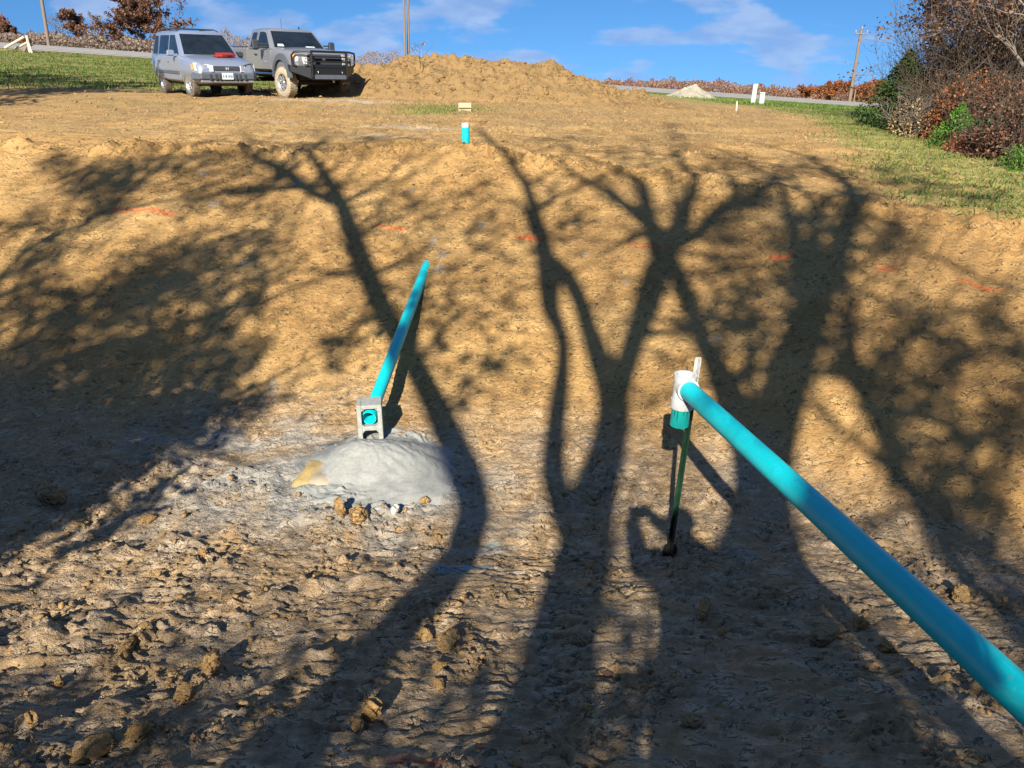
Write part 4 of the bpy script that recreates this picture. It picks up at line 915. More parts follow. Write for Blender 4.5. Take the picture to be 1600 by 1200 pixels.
def build_truck():
    root = empty('pickup_truck'); zb = .72
    def hp(w, zb_, top, crown=.02): return half(w, zb_, 1.05, top - .03, top, crown, .97)
    # front clip and cab lower
    secs = [(-1.06, hp(.99, zb, 1.40)), (-.4, hp(1.0, zb, 1.40)), (.85, hp(1.0, zb, 1.40)), (1.1, hp(1.0, zb, 1.405, .04)), (1.5, hp(1.0, zb, 1.40, .06)), (2.2, hp(.995, zb, 1.36, .06)), (2.62, hp(.97, .80, 1.30, .05)), (2.74, hp(.93, .86, 1.24, .03)), (2.78, hp(.88, .9, 1.18, .02))]
    body = loft(secs).build('body', PEWTER, root)
    cut(body, [well(1.86, s * .98, .52, .54, .30) for s in (-1, 1)])
    # bed: outer shell with an open box
    b = MB()
    for s in (-1, 1): b.box((-2.05, s * .955, 1.08), (1.93, .09, .72), None, .02)
    b.box((-1.12, 0, 1.08), (.05, 1.86, .70)); b.box((-2.0, 0, .86), (1.85, 1.84, .06)); bed = b.build('cargo_bed', PEWTER, root)
    cut(bed, [well(-1.80, s * .98, .52, .52, .30) for s in (-1, 1)])
    MB().box((-2.99, 0, 1.08), (.06, 1.80, .66), None, .02).build('tailgate', PEWTER, root)
    for s in (-1, 1): MB().box((-2.05, s * .955, 1.45), (1.93, .10, .022), None, .008).build('bed_rail', BLKP, root)
    # cab
    bz, zr = 1.39, 1.95; g = MB()
    vs = [(1.08, .92, bz), (1.08, -.92, bz), (-1.06, -.93, bz), (-1.06, .93, bz), (.40, .75, zr), (.40, -.75, zr), (-.93, -.76, zr), (-.93, .76, zr), (.28, .56, zr + .055), (.28, -.56, zr + .055), (-.82, -.56, zr + .055), (-.82, .56, zr + .055)]
    g.add(vs, [(0, 1, 5, 4), (1, 2, 6, 5), (2, 3, 7, 6), (3, 0, 4, 7), (4, 5, 9, 8), (5, 6, 10, 9), (6, 7, 11, 10), (7, 4, 8, 11), (8, 9, 10, 11)])
    roof = g.build('cab_roof', PEWTER, root); cut(roof, [])
    def sp(x, z, s): return (x, s * (.925 - .17 * (z - bz) / (zr - bz)), z)
    for s in (-1, 1):
        plate([sp(x, z, s) for x, z in ((-.86, 1.44), (-.42, 1.42), (-.40, 1.87), (-.72, 1.88), (-.80, 1.84))], (0, s, .3), .006, 'side_window', GLASS, root)
        plate([sp(x, z, s) for x, z in ((-.26, 1.41), (.80, 1.41), (.30, 1.86), (.10, 1.89), (-.20, 1.89))], (0, s, .3), .006, 'side_window', GLASS, root)
        d = plate([(x, s * (.995 if z < 1.3 else .985), z) for x, z in ((-.33, .80), (.98, .80), (1.0, 1.36), (-.33, 1.36))], (0, s, .02), .012, 'door', PEWTER, root)
        MB().box((-.16, s * 1.018, 1.22), (.20, .035, .045), None, .01).build('door_handle', BLKP, d)
        b = MB(); b.box((.62, s * .9995 + s * .012, 1.02), (.22, .006, .022)); b.build('badge', BOW, d)
        MB().box((-.70, s * .997, 1.08), (.70, .012, .56), None, .004).build('rear_door', PEWTER, root)
        m_ = MB().box((.62, s * 1.30, 1.50), (.11, .20, .30), None, .04); m_.tube([(.66, s * .94, 1.45), (.64, s * 1.25, 1.44)], .022, 8); m_.tube([(.66, s * .94, 1.52), (.64, s * 1.25, 1.53)], .022, 8); mo = m_.build('tow_mirror', BLKP, root)
        MB().box((.562, s * 1.30, 1.50), (.006, .16, .25)).build('mirror_glass', GLASS, mo)
        MB().tube([(-1.0, s * .99, .66), (1.2, s * .99, .66)], .055, 10).build('side_step', CHROME, root)
        # wheel-arch flare
        b = MB(); r0, r1 = .53, .70
        for k in range(16):
            a0, a1 = math.pi * (.02 + .96 * k / 16), math.pi * (.02 + .96 * (k + 1) / 16); P = []
            for rr in (r0, r1):
                for a in (a0, a1): P.append((1.86 + rr * math.cos(a), .55 + rr * math.sin(a) * 1.02))
            b.add([(P[0][0], s * 1.07, P[0][1]), (P[1][0], s * 1.07, P[1][1]), (P[3][0], s * 1.045, P[3][1]), (P[2][0], s * 1.045, P[2][1]), (P[0][0], s * .93, P[0][1]), (P[1][0], s * .93, P[1][1]), (P[3][0], s * .97, P[3][1]), (P[2][0], s * .97, P[2][1])],
                  [(0, 1, 2, 3), (4, 7, 6, 5), (0, 4, 5, 1), (3, 2, 6, 7)])
        b.build('fender_flare', GRYP, root)
    def fp(u, v): return Vector((1.08, -.92 + 1.84 * u, bz)).lerp(Vector((.40, -.75 + 1.5 * u, zr)), v)
    ws = plate([fp(.04, .08), fp(.96, .08), fp(.955, .93), fp(.045, .93)], (.63, 0, .77), .006, 'windscreen', GLASS, root)
    for (u0, u1, v0, v1) in ((.10, .22, .14, .26), (.62, .80, .12, .17)): plate([fp(u0, v0), fp(u1, v0), fp(u1 - .01, v1), fp(u0 + .01, v1)], (.63, 0, .77), .008, 'dash_paper', PLATE, ws)
    for y in (-.55, -.05): MB().tube([(1.10, y, 1.43), (1.03, y + .5, 1.46)], .012, 6).build('wiper', BLKP, root)
    MB().tube([(-.55, .1, 2.0), (-.56, .1, 2.32)], .008, 6).build('antenna', BLKP, root)
    MB().prism([(0, 0), (.12, 0), (0, .09)], .0 - .01 + .45, .02 + .45, Matrix.Translation((.0, 0, 2.0))).build('roof_fin', BLKP, root)
    # grille, lamps
    gr = MB().box((2.80, 0, 1.10), (.06, 1.10, .34), None, .02).build('grille', BLKP, root)
    MB().box((2.84, 0, 1.10), (.03, 1.10, .07), None, .01).build('grille_bar', BLKM, gr); MB().prism([(-.06, -.0), (0, .0), (.06, 0)], 0, 0.001).v
    e = MB(); e.box((2.862, -.06, 1.13), (.012, .12, .045), None, .006); e.box((2.864, -.06, 1.13), (.012, .05, .075), None, .006); e.build('emblem', BOW, gr)
    for s in (-1, 1):
        hl = plate([(2.79, s * .58, .98), (2.80, s * .57, 1.26), (2.70, s * .90, 1.25), (2.66, s * .93, 1.0)], (1, s * .35, .05), .03, 'headlight', LAMP, root)
        plate([(2.72, s * .865, 1.0), (2.73, s * .865, 1.25), (2.60, s * .965, 1.25), (2.58, s * .965, 1.0)], (.6, s, 0), .03, 'turn_signal', AMBER, hl)
    # ranch bumper and brush guard
    b = MB(); b.box((3.02, 0, .72), (.16, 1.12, .34), None, .03); b.box((2.98, 0, .93), (.22, 1.16, .10), None, .02)
    for s in (-1, 1):
        b.add([(3.08, s * .56, .58), (3.08, s * .56, .92), (2.62, s * 1.06, .96), (2.62, s * 1.06, .78), (2.72, s * .56, .58), (2.72, s * .56, .92), (2.36, s * 1.04, .96), (2.36, s * 1.04, .80)],
              [(0, 1, 2, 3), (4, 7, 6, 5), (0, 3, 7, 4), (1, 5, 6, 2), (3, 2, 6, 7), (0, 4, 5, 1)] if s > 0 else [(3, 2, 1, 0), (5, 6, 7, 4), (4, 7, 3, 0), (2, 6, 5, 1), (7, 6, 2, 3), (1, 5, 4, 0)])
    bp = b.build('front_bumper', BLKM, root)
    for s in (-1, 1):
        MB().box((3.11, s * .57, .98), (.10, .05, .76), None, .015).build('guard_upright', BLKM, bp)
        MB().tube([(3.08, s * .57, 1.34), (2.96, s * .75, 1.34), (2.82, s * .99, 1.31), (2.74, s * 1.04, 1.22), (2.74, s * 1.03, .98), (2.80, s * .95, .94)], .030, 8).build('guard_hoop', BLKM, bp)
        for z in (1.05, 1.15): MB().tube([(3.08, s * .57, z), (3.02, s * .72, z), (3.0, s * .75, z - .10), (3.06, s * .60, z - .12)], .014, 6).build('lamp_guard', BLKM, bp)
        MB().lathe([(0, 0), (.05, 0), (.05, .02), (0, .02)], 14, Matrix.Translation((3.09, s * .40, .76)), 'y').build('tow_hook', CHROME, bp)
    MB().tube([(3.08, -.57, 1.34), (3.08, .57, 1.34)], .032, 8).build('guard_bar', BLKM, bp)
    for z in (1.06, 1.20): MB().tube([(3.09, -.57, z), (3.09, .57, z)], .018, 8).build('guard_bar', BLKM, bp)
    plate([(3.105, -.54, .58), (3.105, .54, .58), (3.105, .54, .70), (3.105, -.54, .70)], (1, 0, 0), .004, 'skid_plate', GRYP, bp)
    b = MB(); b.box((.0, 0, .62), (5.2, .9, .18)); b.tube([(1.86, -.85, .44), (1.86, .85, .44)], .07, 8); b.tube([(-1.8, -.85, .44), (-1.8, .85, .44)], .07, 8); b.box((1.9, 0, .72), (.9, 1.3, .4)); b.build('chassis', UNDER, root)
    for s in (-1, 1): MB().tube([(2.05, s * .62, .45), (2.05, s * .60, .95)], .05, 10).build('shock_absorber', RIM, root)
    for ax, rt_, tm in ((1.86, .16, TYRE2), (-1.80, 0, TYRE2)):
        for s in (-1, 1): wheel(root, ax, s * .90, .44, .31, s, .255, tm if s < 0 else TYRE, 8, rt_)
    return root
truck = build_truck(); truck.scale = (.92, .92, .93); place(truck, 449, 152, math.radians(-52), (1.86 * .92, -.90 * .92)); tag(truck, 'lifted grey pickup truck with a black brush guard bumper', 'truck')

# ------------------------------------------------------------------ spoil heap, box, road, poles, markers
def mound():
    xs = np.linspace(-6.6, 5.5, 330); ys = np.linspace(22.4, 30.3, 190); X, Y = np.meshgrid(xs, ys); X = X.ravel(); Y = Y.ravel()
    X_ = X; X = X / 1.06
    top = 1.0 * np.interp(X, [-6.5, -5.6, -4.8, -3.9, -3.0, -1.5, 0, 1.1, 1.7, 2.2, 3.0, 3.6, 4.4, 5.2], [.0, .55, .82, .90, 1.12, 1.16, 1.10, 1.10, .98, .66, .46, .42, .18, 0]) + .10 * perlin(X * 1.4, X * 0 + 2, 231)
    X = X_; c = 26.4 + .4 * perlin(X * .4, X * 0, 232); v = (Y - c) / (2.1 + .5 * perlin(X * .6, X * 0 + 9, 233))
    prof = np.clip(1 - np.abs(v) ** 1.35, 0, 1) ** .9
    l1, _, li = worley(X * 2.6, Y * 2.6, 234); l2, _, l2i = worley(X * 6, Y * 6, 235)
    lum = .24 * np.clip(.5 - l1, 0, 1) * (li > .6) + .12 * np.clip(.5 - l2, 0, 1) * (l2i > .5) + .10 * fbm(X * 1.3, Y * 1.3, 236, 5, .6)
    H = top * prof + lum * sstep(0, .25, prof) * (.4 + .8 * prof)
    Z = base_h(X, Y) + H - .06 * (prof < .01)
    i = np.arange(len(X)).reshape(190, 330); F = np.stack([i[:-1, :-1].ravel(), i[:-1, 1:].ravel(), i[1:, 1:].ravel(), i[1:, :-1].ravel()], 1)
    return np_mesh('dirt_mound', np.stack([X, Y, Z], 1), F, MOUND, None, False)
MOUND = make_soil('spoil_heap_clay', False, .45, 4.0, .42)
tag(mound(), 'long heap of dug-out tan clay with a lumpy crest behind the basin', 'mound')
rg = np.random.default_rng(31)
mo_ = bpy.data.objects['dirt_mound'].data; mv = np.zeros(len(mo_.vertices) * 3, np.float32); mo_.vertices.foreach_get('co', mv); mv = mv.reshape(-1, 3)
hm = mv[:, 2] - base_h(mv[:, 0], mv[:, 1]); ok_ = np.nonzero((hm > .08) & (mv[:, 1] < 27.2))[0]; pk = mv[rg.choice(ok_, 800)]
var_ = [lump(rg, I2, .5) for _ in range(14)]; VV = []; FF = []; of_ = 0
for q_ in pk:
    W = var_[int(rg.integers(14))] * (.02 + .10 * rg.random() ** 4) * np.array([1, .9, .8])[None]; VV.append(W + q_[None]); FF.append(I2[1] + of_); of_ += len(W)
tag(np_mesh('mound_clods', np.concatenate(VV), np.concatenate(FF), MOUND), 'loose clods lying on the heap of dug-out clay', 'clods', None, 'stuff')
# cardboard box
KRAFT = simple('cardboard', (.42, .31, .19), .85, 0, 9, .18, .1); KRAFTD = simple('box_inside_shade', (.22, .15, .09), .9, 0, 9, .2)  # shade inside the box painted as a darker board
bp_ = at(726, 152, 19.6); bz_ = gz(bp_.x, 19.6); bx_ = empty('cardboard_box', (bp_.x, 19.6, bz_), .05); tag(bx_, 'open cardboard box at the foot of the dirt heap', 'box')
w_, d_, h_ = .29, .24, .13
for (c, s) in (((0, -d_ / 2, .035), (w_, .008, .07)), ((0, d_ / 2, h_ / 2), (w_, .008, h_)), ((-w_ / 2, 0, h_ / 2), (.008, d_ - .02, h_)), ((w_ / 2, 0, h_ / 2), (.008, d_ - .02, h_))): MB().box(c, s).build('side_panel', KRAFT, bx_)
MB().box((0, 0, .006), (w_, d_, .008)).build('bottom_panel', KRAFTD, bx_); MB().box((0, .02, .06), (w_ - .02, .15, .09)).build('shade_block', KRAFTD, bx_)  # dark block stands for the shadow strip below the flap
lid = MB().box((0, 0, .055), (w_ + .01, .008, .11)).build('flap', KRAFT, bx_); lid.location = (0, -d_ / 2 - .03, .095); lid.rotation_euler = (math.radians(-14), 0, 0)
MB().box((0, -.02, .205), (w_, d_ * .8, .010)).build('flap', KRAFTD, bx_)
# road, both verges of which show
def strip(name, y0, y1, mat, dz, xs=None):
    X = np.linspace(-260, 260, 521) if xs is None else xs; rows = []
    for yy in np.linspace(y0, y1, 9): rows.append(np.stack([X, np.full_like(X, yy), base_h(X, np.full_like(X, yy)) + dz], 1))
    V = np.concatenate(rows); i = np.arange(len(V)).reshape(9, len(X)); F = np.stack([i[:-1, :-1].ravel(), i[:-1, 1:].ravel(), i[1:, 1:].ravel(), i[1:, :-1].ravel()], 1)
    return np_mesh(name, V, F, mat)
ASPH = simple('worn_asphalt', (.30, .285, .265), .9, 0, 1.5, .25, .3, .2); SHLD = simple('gravel_shoulder', (.40, .36, .30), .95, 0, 3, .3, .4, .1); PNT = simple('road_paint', (.75, .74, .70), .8, 0, 3, .2)
tag(strip('road_shoulder', 59.0, 68.5, SHLD, .03), None, None, None, 'structure'); tag(strip('road', 60.2, 67.4, ASPH, .045), None, None, None, 'structure')
rd = bpy.data.objects['road']
for yy in (60.7, 66.8): strip('edge_line', yy, yy + .16, PNT, .055).parent = rd
for k in range(-24, 24): strip('centre_line', 63.7, 63.85, PNT, .055, np.linspace(k * 9.0, k * 9.0 + 4.5, 10)).parent = rd
# utility poles
POLEW = simple('weathered_pole', (.21, .165, .13), .9, 0, 6, .4, .4, .2, stretch=(6, 6, .4)); WOODL = simple('pale_wood', (.56, .49, .38), .85, 0, 9, .35, .4, .2, stretch=(5, 5, 1)); PORC = simple('insulator', (.30, .22, .20), .3)
def pole(label, px, py_base, px_top, py_top, Y, r=.14, arm=True, hgt=None, armw=2.2, name='utility_pole'):
    a = at(px, py_base, Y); b = at(px_top, py_top, Y); zg = float(base_h(np.array([a.x]), np.array([Y]))[0]); d = (b - a); a = b - d * ((b.z - zg) / d.z)
    H = b.z - zg; o = empty(name, (a.x, Y, zg - .05)); tag(o, label, 'pole', 'utility poles'); lean = Vector((b.x - a.x, 0, H + .05)) if not hgt else Vector(((b.x - a.x) / H * hgt, 0, hgt))
    MB().tube([(0, 0, -.5), tuple(lean * .5), tuple(lean)], [r, r * .85, r * .7], 12).build('shaft', POLEW, o)
    if arm:
        t_ = lean - Vector((0, 0, .35)); cr_ = MB().box((t_.x, -.12, t_.z), (armw, .10, .12), None, .01).build('crossarm', POLEW, o)
        for k in (-.46, 0, .46): MB().lathe([(.05, 0), (.07, .06), (.05, .12), (.07, .18), (.03, .24), (0, .25)], 10, Matrix.Translation((t_.x + k * armw, -.12, t_.z + (.06 if k else .36)))).build('insulator', PORC, cr_)
        for s in (-1, 1): MB().tube([(t_.x + s * armw * .3, -.12, t_.z - .05), (t_.x, -.12, t_.z - .7)], .02, 6).build('brace', POLEW, o)
    return o
pole('leaning wooden utility pole with crossarm beside the autumn trees at right', 1327, 160, 1346, 46, 75, .16, armw=1.1)
pole('wooden utility pole rising behind the dirt heap, left one of the pair', 633, 96, 631, 0, 70, .10, True, 9.0)
pole('wooden utility pole rising behind the dirt heap, right one of the pair', 638, 96, 637.5, 0, 70.6, .12, False, 8.4)
pole('tall utility pole among the trees at far left', 76, 70, 65, 0, 95, .20, True, 11.0)
pole('thin pole with a small guy stub right of the leaning pole', 1334, 160, 1337, 139, 75.5, .08, False)
# white marker and pedestal
MW = simple('marker_white', (.42, .43, .41), .6, 0, 12, .2); MG = simple('pedestal_grey', (.38, .41, .39), .6, 0, 12, .2)
P = hit(1176, 162); mk = empty('marker_post', (P.x, P.y, P.z)); tag(mk, 'white marker post on the grass by the road', 'post')
hp_ = (at(1181, 131, P.y).z - P.z); wd = 7 * (P.y / 1295)
MB().box((0, 0, hp_ / 2), (wd, .05, hp_), Matrix.Rotation(math.radians(3), 4, 'Y'), .01).build('post', MW, mk); MB().box((.012, -.03, hp_ * .80), (wd * .8, .008, hp_ * .22), Matrix.Rotation(math.radians(3), 4, 'Y')).build('sign_face', MG, mk)
P = hit(1189, 163); pdl = empty('utility_pedestal', (P.x, P.y, P.z)); tag(pdl, 'short pale green-grey utility pedestal beside the white marker post', 'pedestal')
h2_ = at(1189, 144, P.y).z - P.z; wd = 8 * (P.y / 1295)
MB().box((0, 0, h2_ * .45), (wd, wd * .8, h2_ * .9), None, .02).build('housing', MG, pdl); MB().box((0, 0, h2_ * .95), (wd * 1.08, wd * .9, h2_ * .10), None, .02).build('cap', MW, pdl)
P = hit(1150, 176); sk = MB().prism([(-.02, 0), (.02, 0), (.02, .30), (0, .34), (-.02, .30)], -.01, .01, Matrix.Translation(tuple(P))).build('survey_stake', WOODL); tag(sk, 'small wooden survey stake in the grass left of the pedestal', 'stake')
# pale gravel pile by the road
gp = hit(1083, 153)
def gp_f(X, Y, R): return (.62 * np.clip(1 - R ** 1.2, 0, 1) * (1 + .5 * perlin(X * 1.6, Y * 1.6, 241)) + .10 * fbm(X * 5, Y * 5, 243, 4, .6) * (1 - R)) - .04 * (R > .97)
LIME = simple('limestone_gravel', (.34, .31, .24), .95, 0, 6, .3, .8, .1)
g_ = heap('gravel_pile', gp.x, gp.y + .6, 40 * gp.y / 1295, 1.5, gp_f, 70, 36, LIME); tag(g_, 'small pale heap of gravel on the grass near the road', 'heap')
# broken rail fence at far left
P = hit(38, 82); fc = empty('broken_fence', (P.x, P.y, P.z)); tag(fc, 'collapsed wooden rail fence corner on the grass at far left', 'fence'); k = P.y / 1295
def rail(a, b, r, nm, mt): MB().tube([(a[0] * k, a[2] * k, a[1] * k), (b[0] * k, b[2] * k, b[1] * k)], r * k, 8).build(nm, mt, fc)
rail((-34, 7, 10), (5, 22, 0), 2.0, 'rail', WOODL); rail((-24, 6, 20), (8, 14, 0), 1.8, 'rail', WOODL); rail((-2, -1, 0), (11, 17, 4), 1.9, 'brace', POLEW); rail((9, -2, 0), (9.5, 24, 0), 2.2, 'post', WOODL); rail((14, -2, -3), (9, 18, 0), 1.6, 'brace', WOODL); rail((-8, 3, 8), (14, 12, 4), 1.5, 'rail', POLEW)

# ------------------------------------------------------------------ visible trees, shrubs and far woods
def grow_tree(name, label, base, H, seed, leafm, nleaf, lsize, bark=BARK, spread=.45, limbs=9, depth=2, group=None, lean=(0, 0), r0=None, clear=.25, fork=3, cat='tree', ls=.05):
    rng = np.random.default_rng(seed); segs = []; tips = []; r0 = r0 or H * .018
    n = 8; tr = [Vector((lean[0] * i / n * H + rng.normal(0, .012 * H) * (i > 0), lean[1] * i / n * H + rng.normal(0, .012 * H) * (i > 0), H * .92 * i / n - .05 * (i == 0))) for i in range(n + 1)]
    segs.append((tr, [r0 * (1.25 if i == 0 else 1 - .85 * i / n) for i in range(n + 1)]))
    for k in range(limbs):
        f = clear + (1 - clear) * (k + rng.random() * .6) / limbs; i = min(n - 1, int(f * n)); p = tr[i].lerp(tr[i + 1], f * n - i if f * n - i < 1 else 1)
        a = k * 2.4 + rng.normal(0, .4); L = H * spread * (1.15 - .75 * f) * rng.uniform(.75, 1.2)
        twig(p, Vector((math.cos(a), math.sin(a), rng.uniform(.25, .9))), L, r0 * (1 - .8 * f) * .6, depth, segs, tips, rng, .25, .3, fork)
    root = empty(name, tuple(base)); tag(root, label, cat, group)
    tubes_np('trunk', segs, bark, root, 4)
    T = np.array([tuple(v) for v in tips]); P = T[rng.integers(len(T), size=nleaf)] + rng.normal(0, ls * H * .4, (nleaf, 3)); P[:, 2] = np.maximum(P[:, 2], .05)
    V, F, tn = leaf_quads(P, lsize, rng, .75, .2); np_mesh('crown', V, F, leafm, root, False, dict(tint=tn)); return root
def bush(name, label, base, rx, ry, h, seed, leafm, nleaf, lsize, stems=14, bark=BARK, group=None, cat='shrub', shape='dome', depth=1):
    rng = np.random.default_rng(seed); segs = []; tips = []
    for k in range(stems):
        a = rng.uniform(0, 6.28); o = rng.uniform(0, .5); d = Vector((math.cos(a) * rx * o, math.sin(a) * ry * o, h * rng.uniform(.6, 1)))
        twig((math.cos(a) * rx * .15, math.sin(a) * ry * .15, -.05), d, d.length * .8, .012 + .006 * h, depth, segs, tips, rng, .1, .3, 3)
    root = empty(name, tuple(base)); tag(root, label, cat, group); tubes_np('stems', segs, bark, root, 4)
    u = rng.normal(size=(nleaf, 3)); u /= np.linalg.norm(u, axis=1)[:, None]; r = rng.random(nleaf) ** .45; u[:, 2] = np.abs(u[:, 2])
    P = u * r[:, None] * np.array([rx, ry, h])[None]
    if shape == 'cone': z = rng.random(nleaf) ** 1.4; a = rng.uniform(0, 6.28, nleaf); q = (1 - z ** 1.3) * (.35 + .65 * rng.random(nleaf) ** .5) * (1 + .45 * perlin(a * 1.3 + seed, z * 7, 77) + .2 * perlin(a * 4, z * 16, 78)); P = np.stack([np.cos(a) * rx * q, np.sin(a) * ry * q, z * h + .05], 1)
    lump_ = fbm(P[:, 0] * 2.2 / max(rx, .5) + seed, P[:, 2] * 2.6 / max(h, .5) + P[:, 1], 401, 2); P = P[lump_ > -.28]
    V, F, tn = leaf_quads(P, lsize, rng, .55, .1); np_mesh('foliage', V, F, leafm, root, False, dict(tint=tn)); return root
def base_at(px, py, Y): a = at(px, py, Y); return Vector((a.x, Y, float(base_h(np.array([a.x]), np.array([Y]))[0])))
G1 = 'autumn trees along the road at left'
for i, (px, top, Y, lm, nl, lab, sp, dep) in enumerate([
    (20, 42, 110, OAKL, 5200, 'brown-leaved tree at the far left edge', .5, 2),
    (45, 62, 96, REDL, 6000, 'low round reddish tree behind the broken fence', .7, 2),
    (82, 52, 118, GREYT, 500, 'bare grey tree beside the far left pole', .5, 2),
    (122, 20, 115, OAKL, 5000, 'brown-topped tree left of the tall one at the road', .42, 2),
    (100, 28, 120, GREYT, 700, 'bare thin tree between the pole and the brown-topped tree', .45, 2),
    (160, 30, 112, GREYT, 900, 'grey half-bare tree left of the tallest brown tree', .5, 2),
    (180, 44, 104, OAKL, 1500, 'short brown tree at the left foot of the tallest tree', .5, 2),
    (226, -2, 108, OAKL, 15000, 'tallest brown oak behind the silver SUV', .50, 3),
    (256, 38, 104, OAKL, 1800, 'short dark brown tree at the right foot of the tallest tree', .5, 2),
    (5, 30, 125, RUST, 1800, 'rust-coloured tree cut off by the left edge', .5, 2)]):
    b = base_at(px, 85, Y); H = at(px, top, Y).z - b.z
    grow_tree('roadside_tree', lab, b, H, 500 + i, lm, nl, .25 if lm is not GREYT else .14, BARKL if i % 2 else BARK, sp, 13, dep, G1, (0, 0), H * .020, .12, 4, ls=.055)
# grey brush thicket under them and the woods far off: masses nobody could count
def wood(name, label, spans, seed, mats, n, lsize):
    rng = np.random.default_rng(seed)
    for mi, (mat_, fr) in enumerate(mats):
        P = []; segs = []
        for (px0, px1, t0, t1, Y, dY) in spans:
            m = int(n * fr * abs(px1 - px0) / 100); px = rng.uniform(px0, px1, m); Yv = Y + rng.uniform(0, dY, m)
            u = (px - px0) / (px1 - px0); topv = t0 + (t1 - t0) * u + 9 * fbm(px * .035, px * 0 + mi, 411, 3) + 3 * fbm(px * .2, px * 0, 412, 2)
            d = np.stack([(px - 800) / FPX, np.full(m, 1.0), np.zeros(m)], 1)
            X = (px - 800) / FPX * (Yv * CP + 0) / 1.0 * (1 / CP) * .93; zb_ = base_h(X, Yv)
            ztop = CZ + (119.5 - topv) / 1295 * Yv; Hh = np.maximum(.6, ztop - zb_); z = zb_ + Hh * rng.random(m) ** .8
            P.append(np.stack([X, Yv, z], 1))
        P = np.concatenate(P); V, F, tn = leaf_quads(P, lsize, rng, .55, -.4)
        o = np_mesh(name, V, F, mat_, None, False, dict(tint=tn)); tag(o, label[mi], 'woods', None, 'stuff')
wood('brush_thicket', ['grey leafless brush under the roadside trees at left'], [(-20, 270, 56, 70, 100, 22), (330, 420, 58, 62, 150, 20), (540, 625, 88, 88, 190, 25)], 421, [(GREYT, 1.0)], 6500, .34)
wood('far_woods', ['rust brown woods far beyond the road', 'grey bare woods far beyond the road'], [(900, 1100, 128, 126, 175, 30), (1090, 1240, 126, 140, 165, 30), (1230, 1400, 138, 132, 150, 30)], 431, [(RUST, .6), (GREYT, .7)], 6500, .42)
for i, (px, top, Y) in enumerate([(1290, 134, 140), (1318, 130, 138), (1345, 136, 136), (1256, 138, 142), (1372, 130, 130)]):
    b = base_at(px, 160, Y); H = max(2.5, at(px, top, Y).z - b.z)
    grow_tree('far_rust_tree', ['rounded rust-orange tree left of the leaning pole', 'rust-orange tree straight behind the leaning pole', 'rust-orange tree just right of the leaning pole', 'leftmost small rust-orange tree beyond the road', 'rust-orange tree partly behind the dark cedar'][i], b, H, 540 + i, RUST, 2600, .32, BARK, .6, 8, 1, 'rust-orange trees beyond the road', ls=.10)
# thicket on the right
for i, (px, py, Y, H, nl, lm, lab, ln, sp) in enumerate([
    (1550, 190, 18.5, 7.5, 6500, OAKL, 'tall half-bare oak standing in the middle of the thicket at right', (.0, 0), .20),
    (1478, 185, 21.0, 5.6, 8000, OAKL, 'slender oak with sparse brown leaves at the left of the thicket', (.01, 0), .16),
    (1612, 200, 16.0, 7.5, 6500, OAKL, 'brown oak cut off by the right edge', (0, 0), .26),
    (1560, 190, 20.5, 7.0, 4500, OAKL, 'brown oak behind the tall half-bare one', (.02, 0), .28),
    (1490, 185, 19.5, 5.0, 7000, OAKL, 'short bushy oak behind the bright young cedar', (0, 0), .24)]):
    b = base_at(px, py, Y); grow_tree('thicket_oak', lab, b, H, 560 + i, lm, nl, .075, BARKL, sp, 18, 3, 'oaks in the thicket at right', ln, .075, .08, 4, ls=.045)
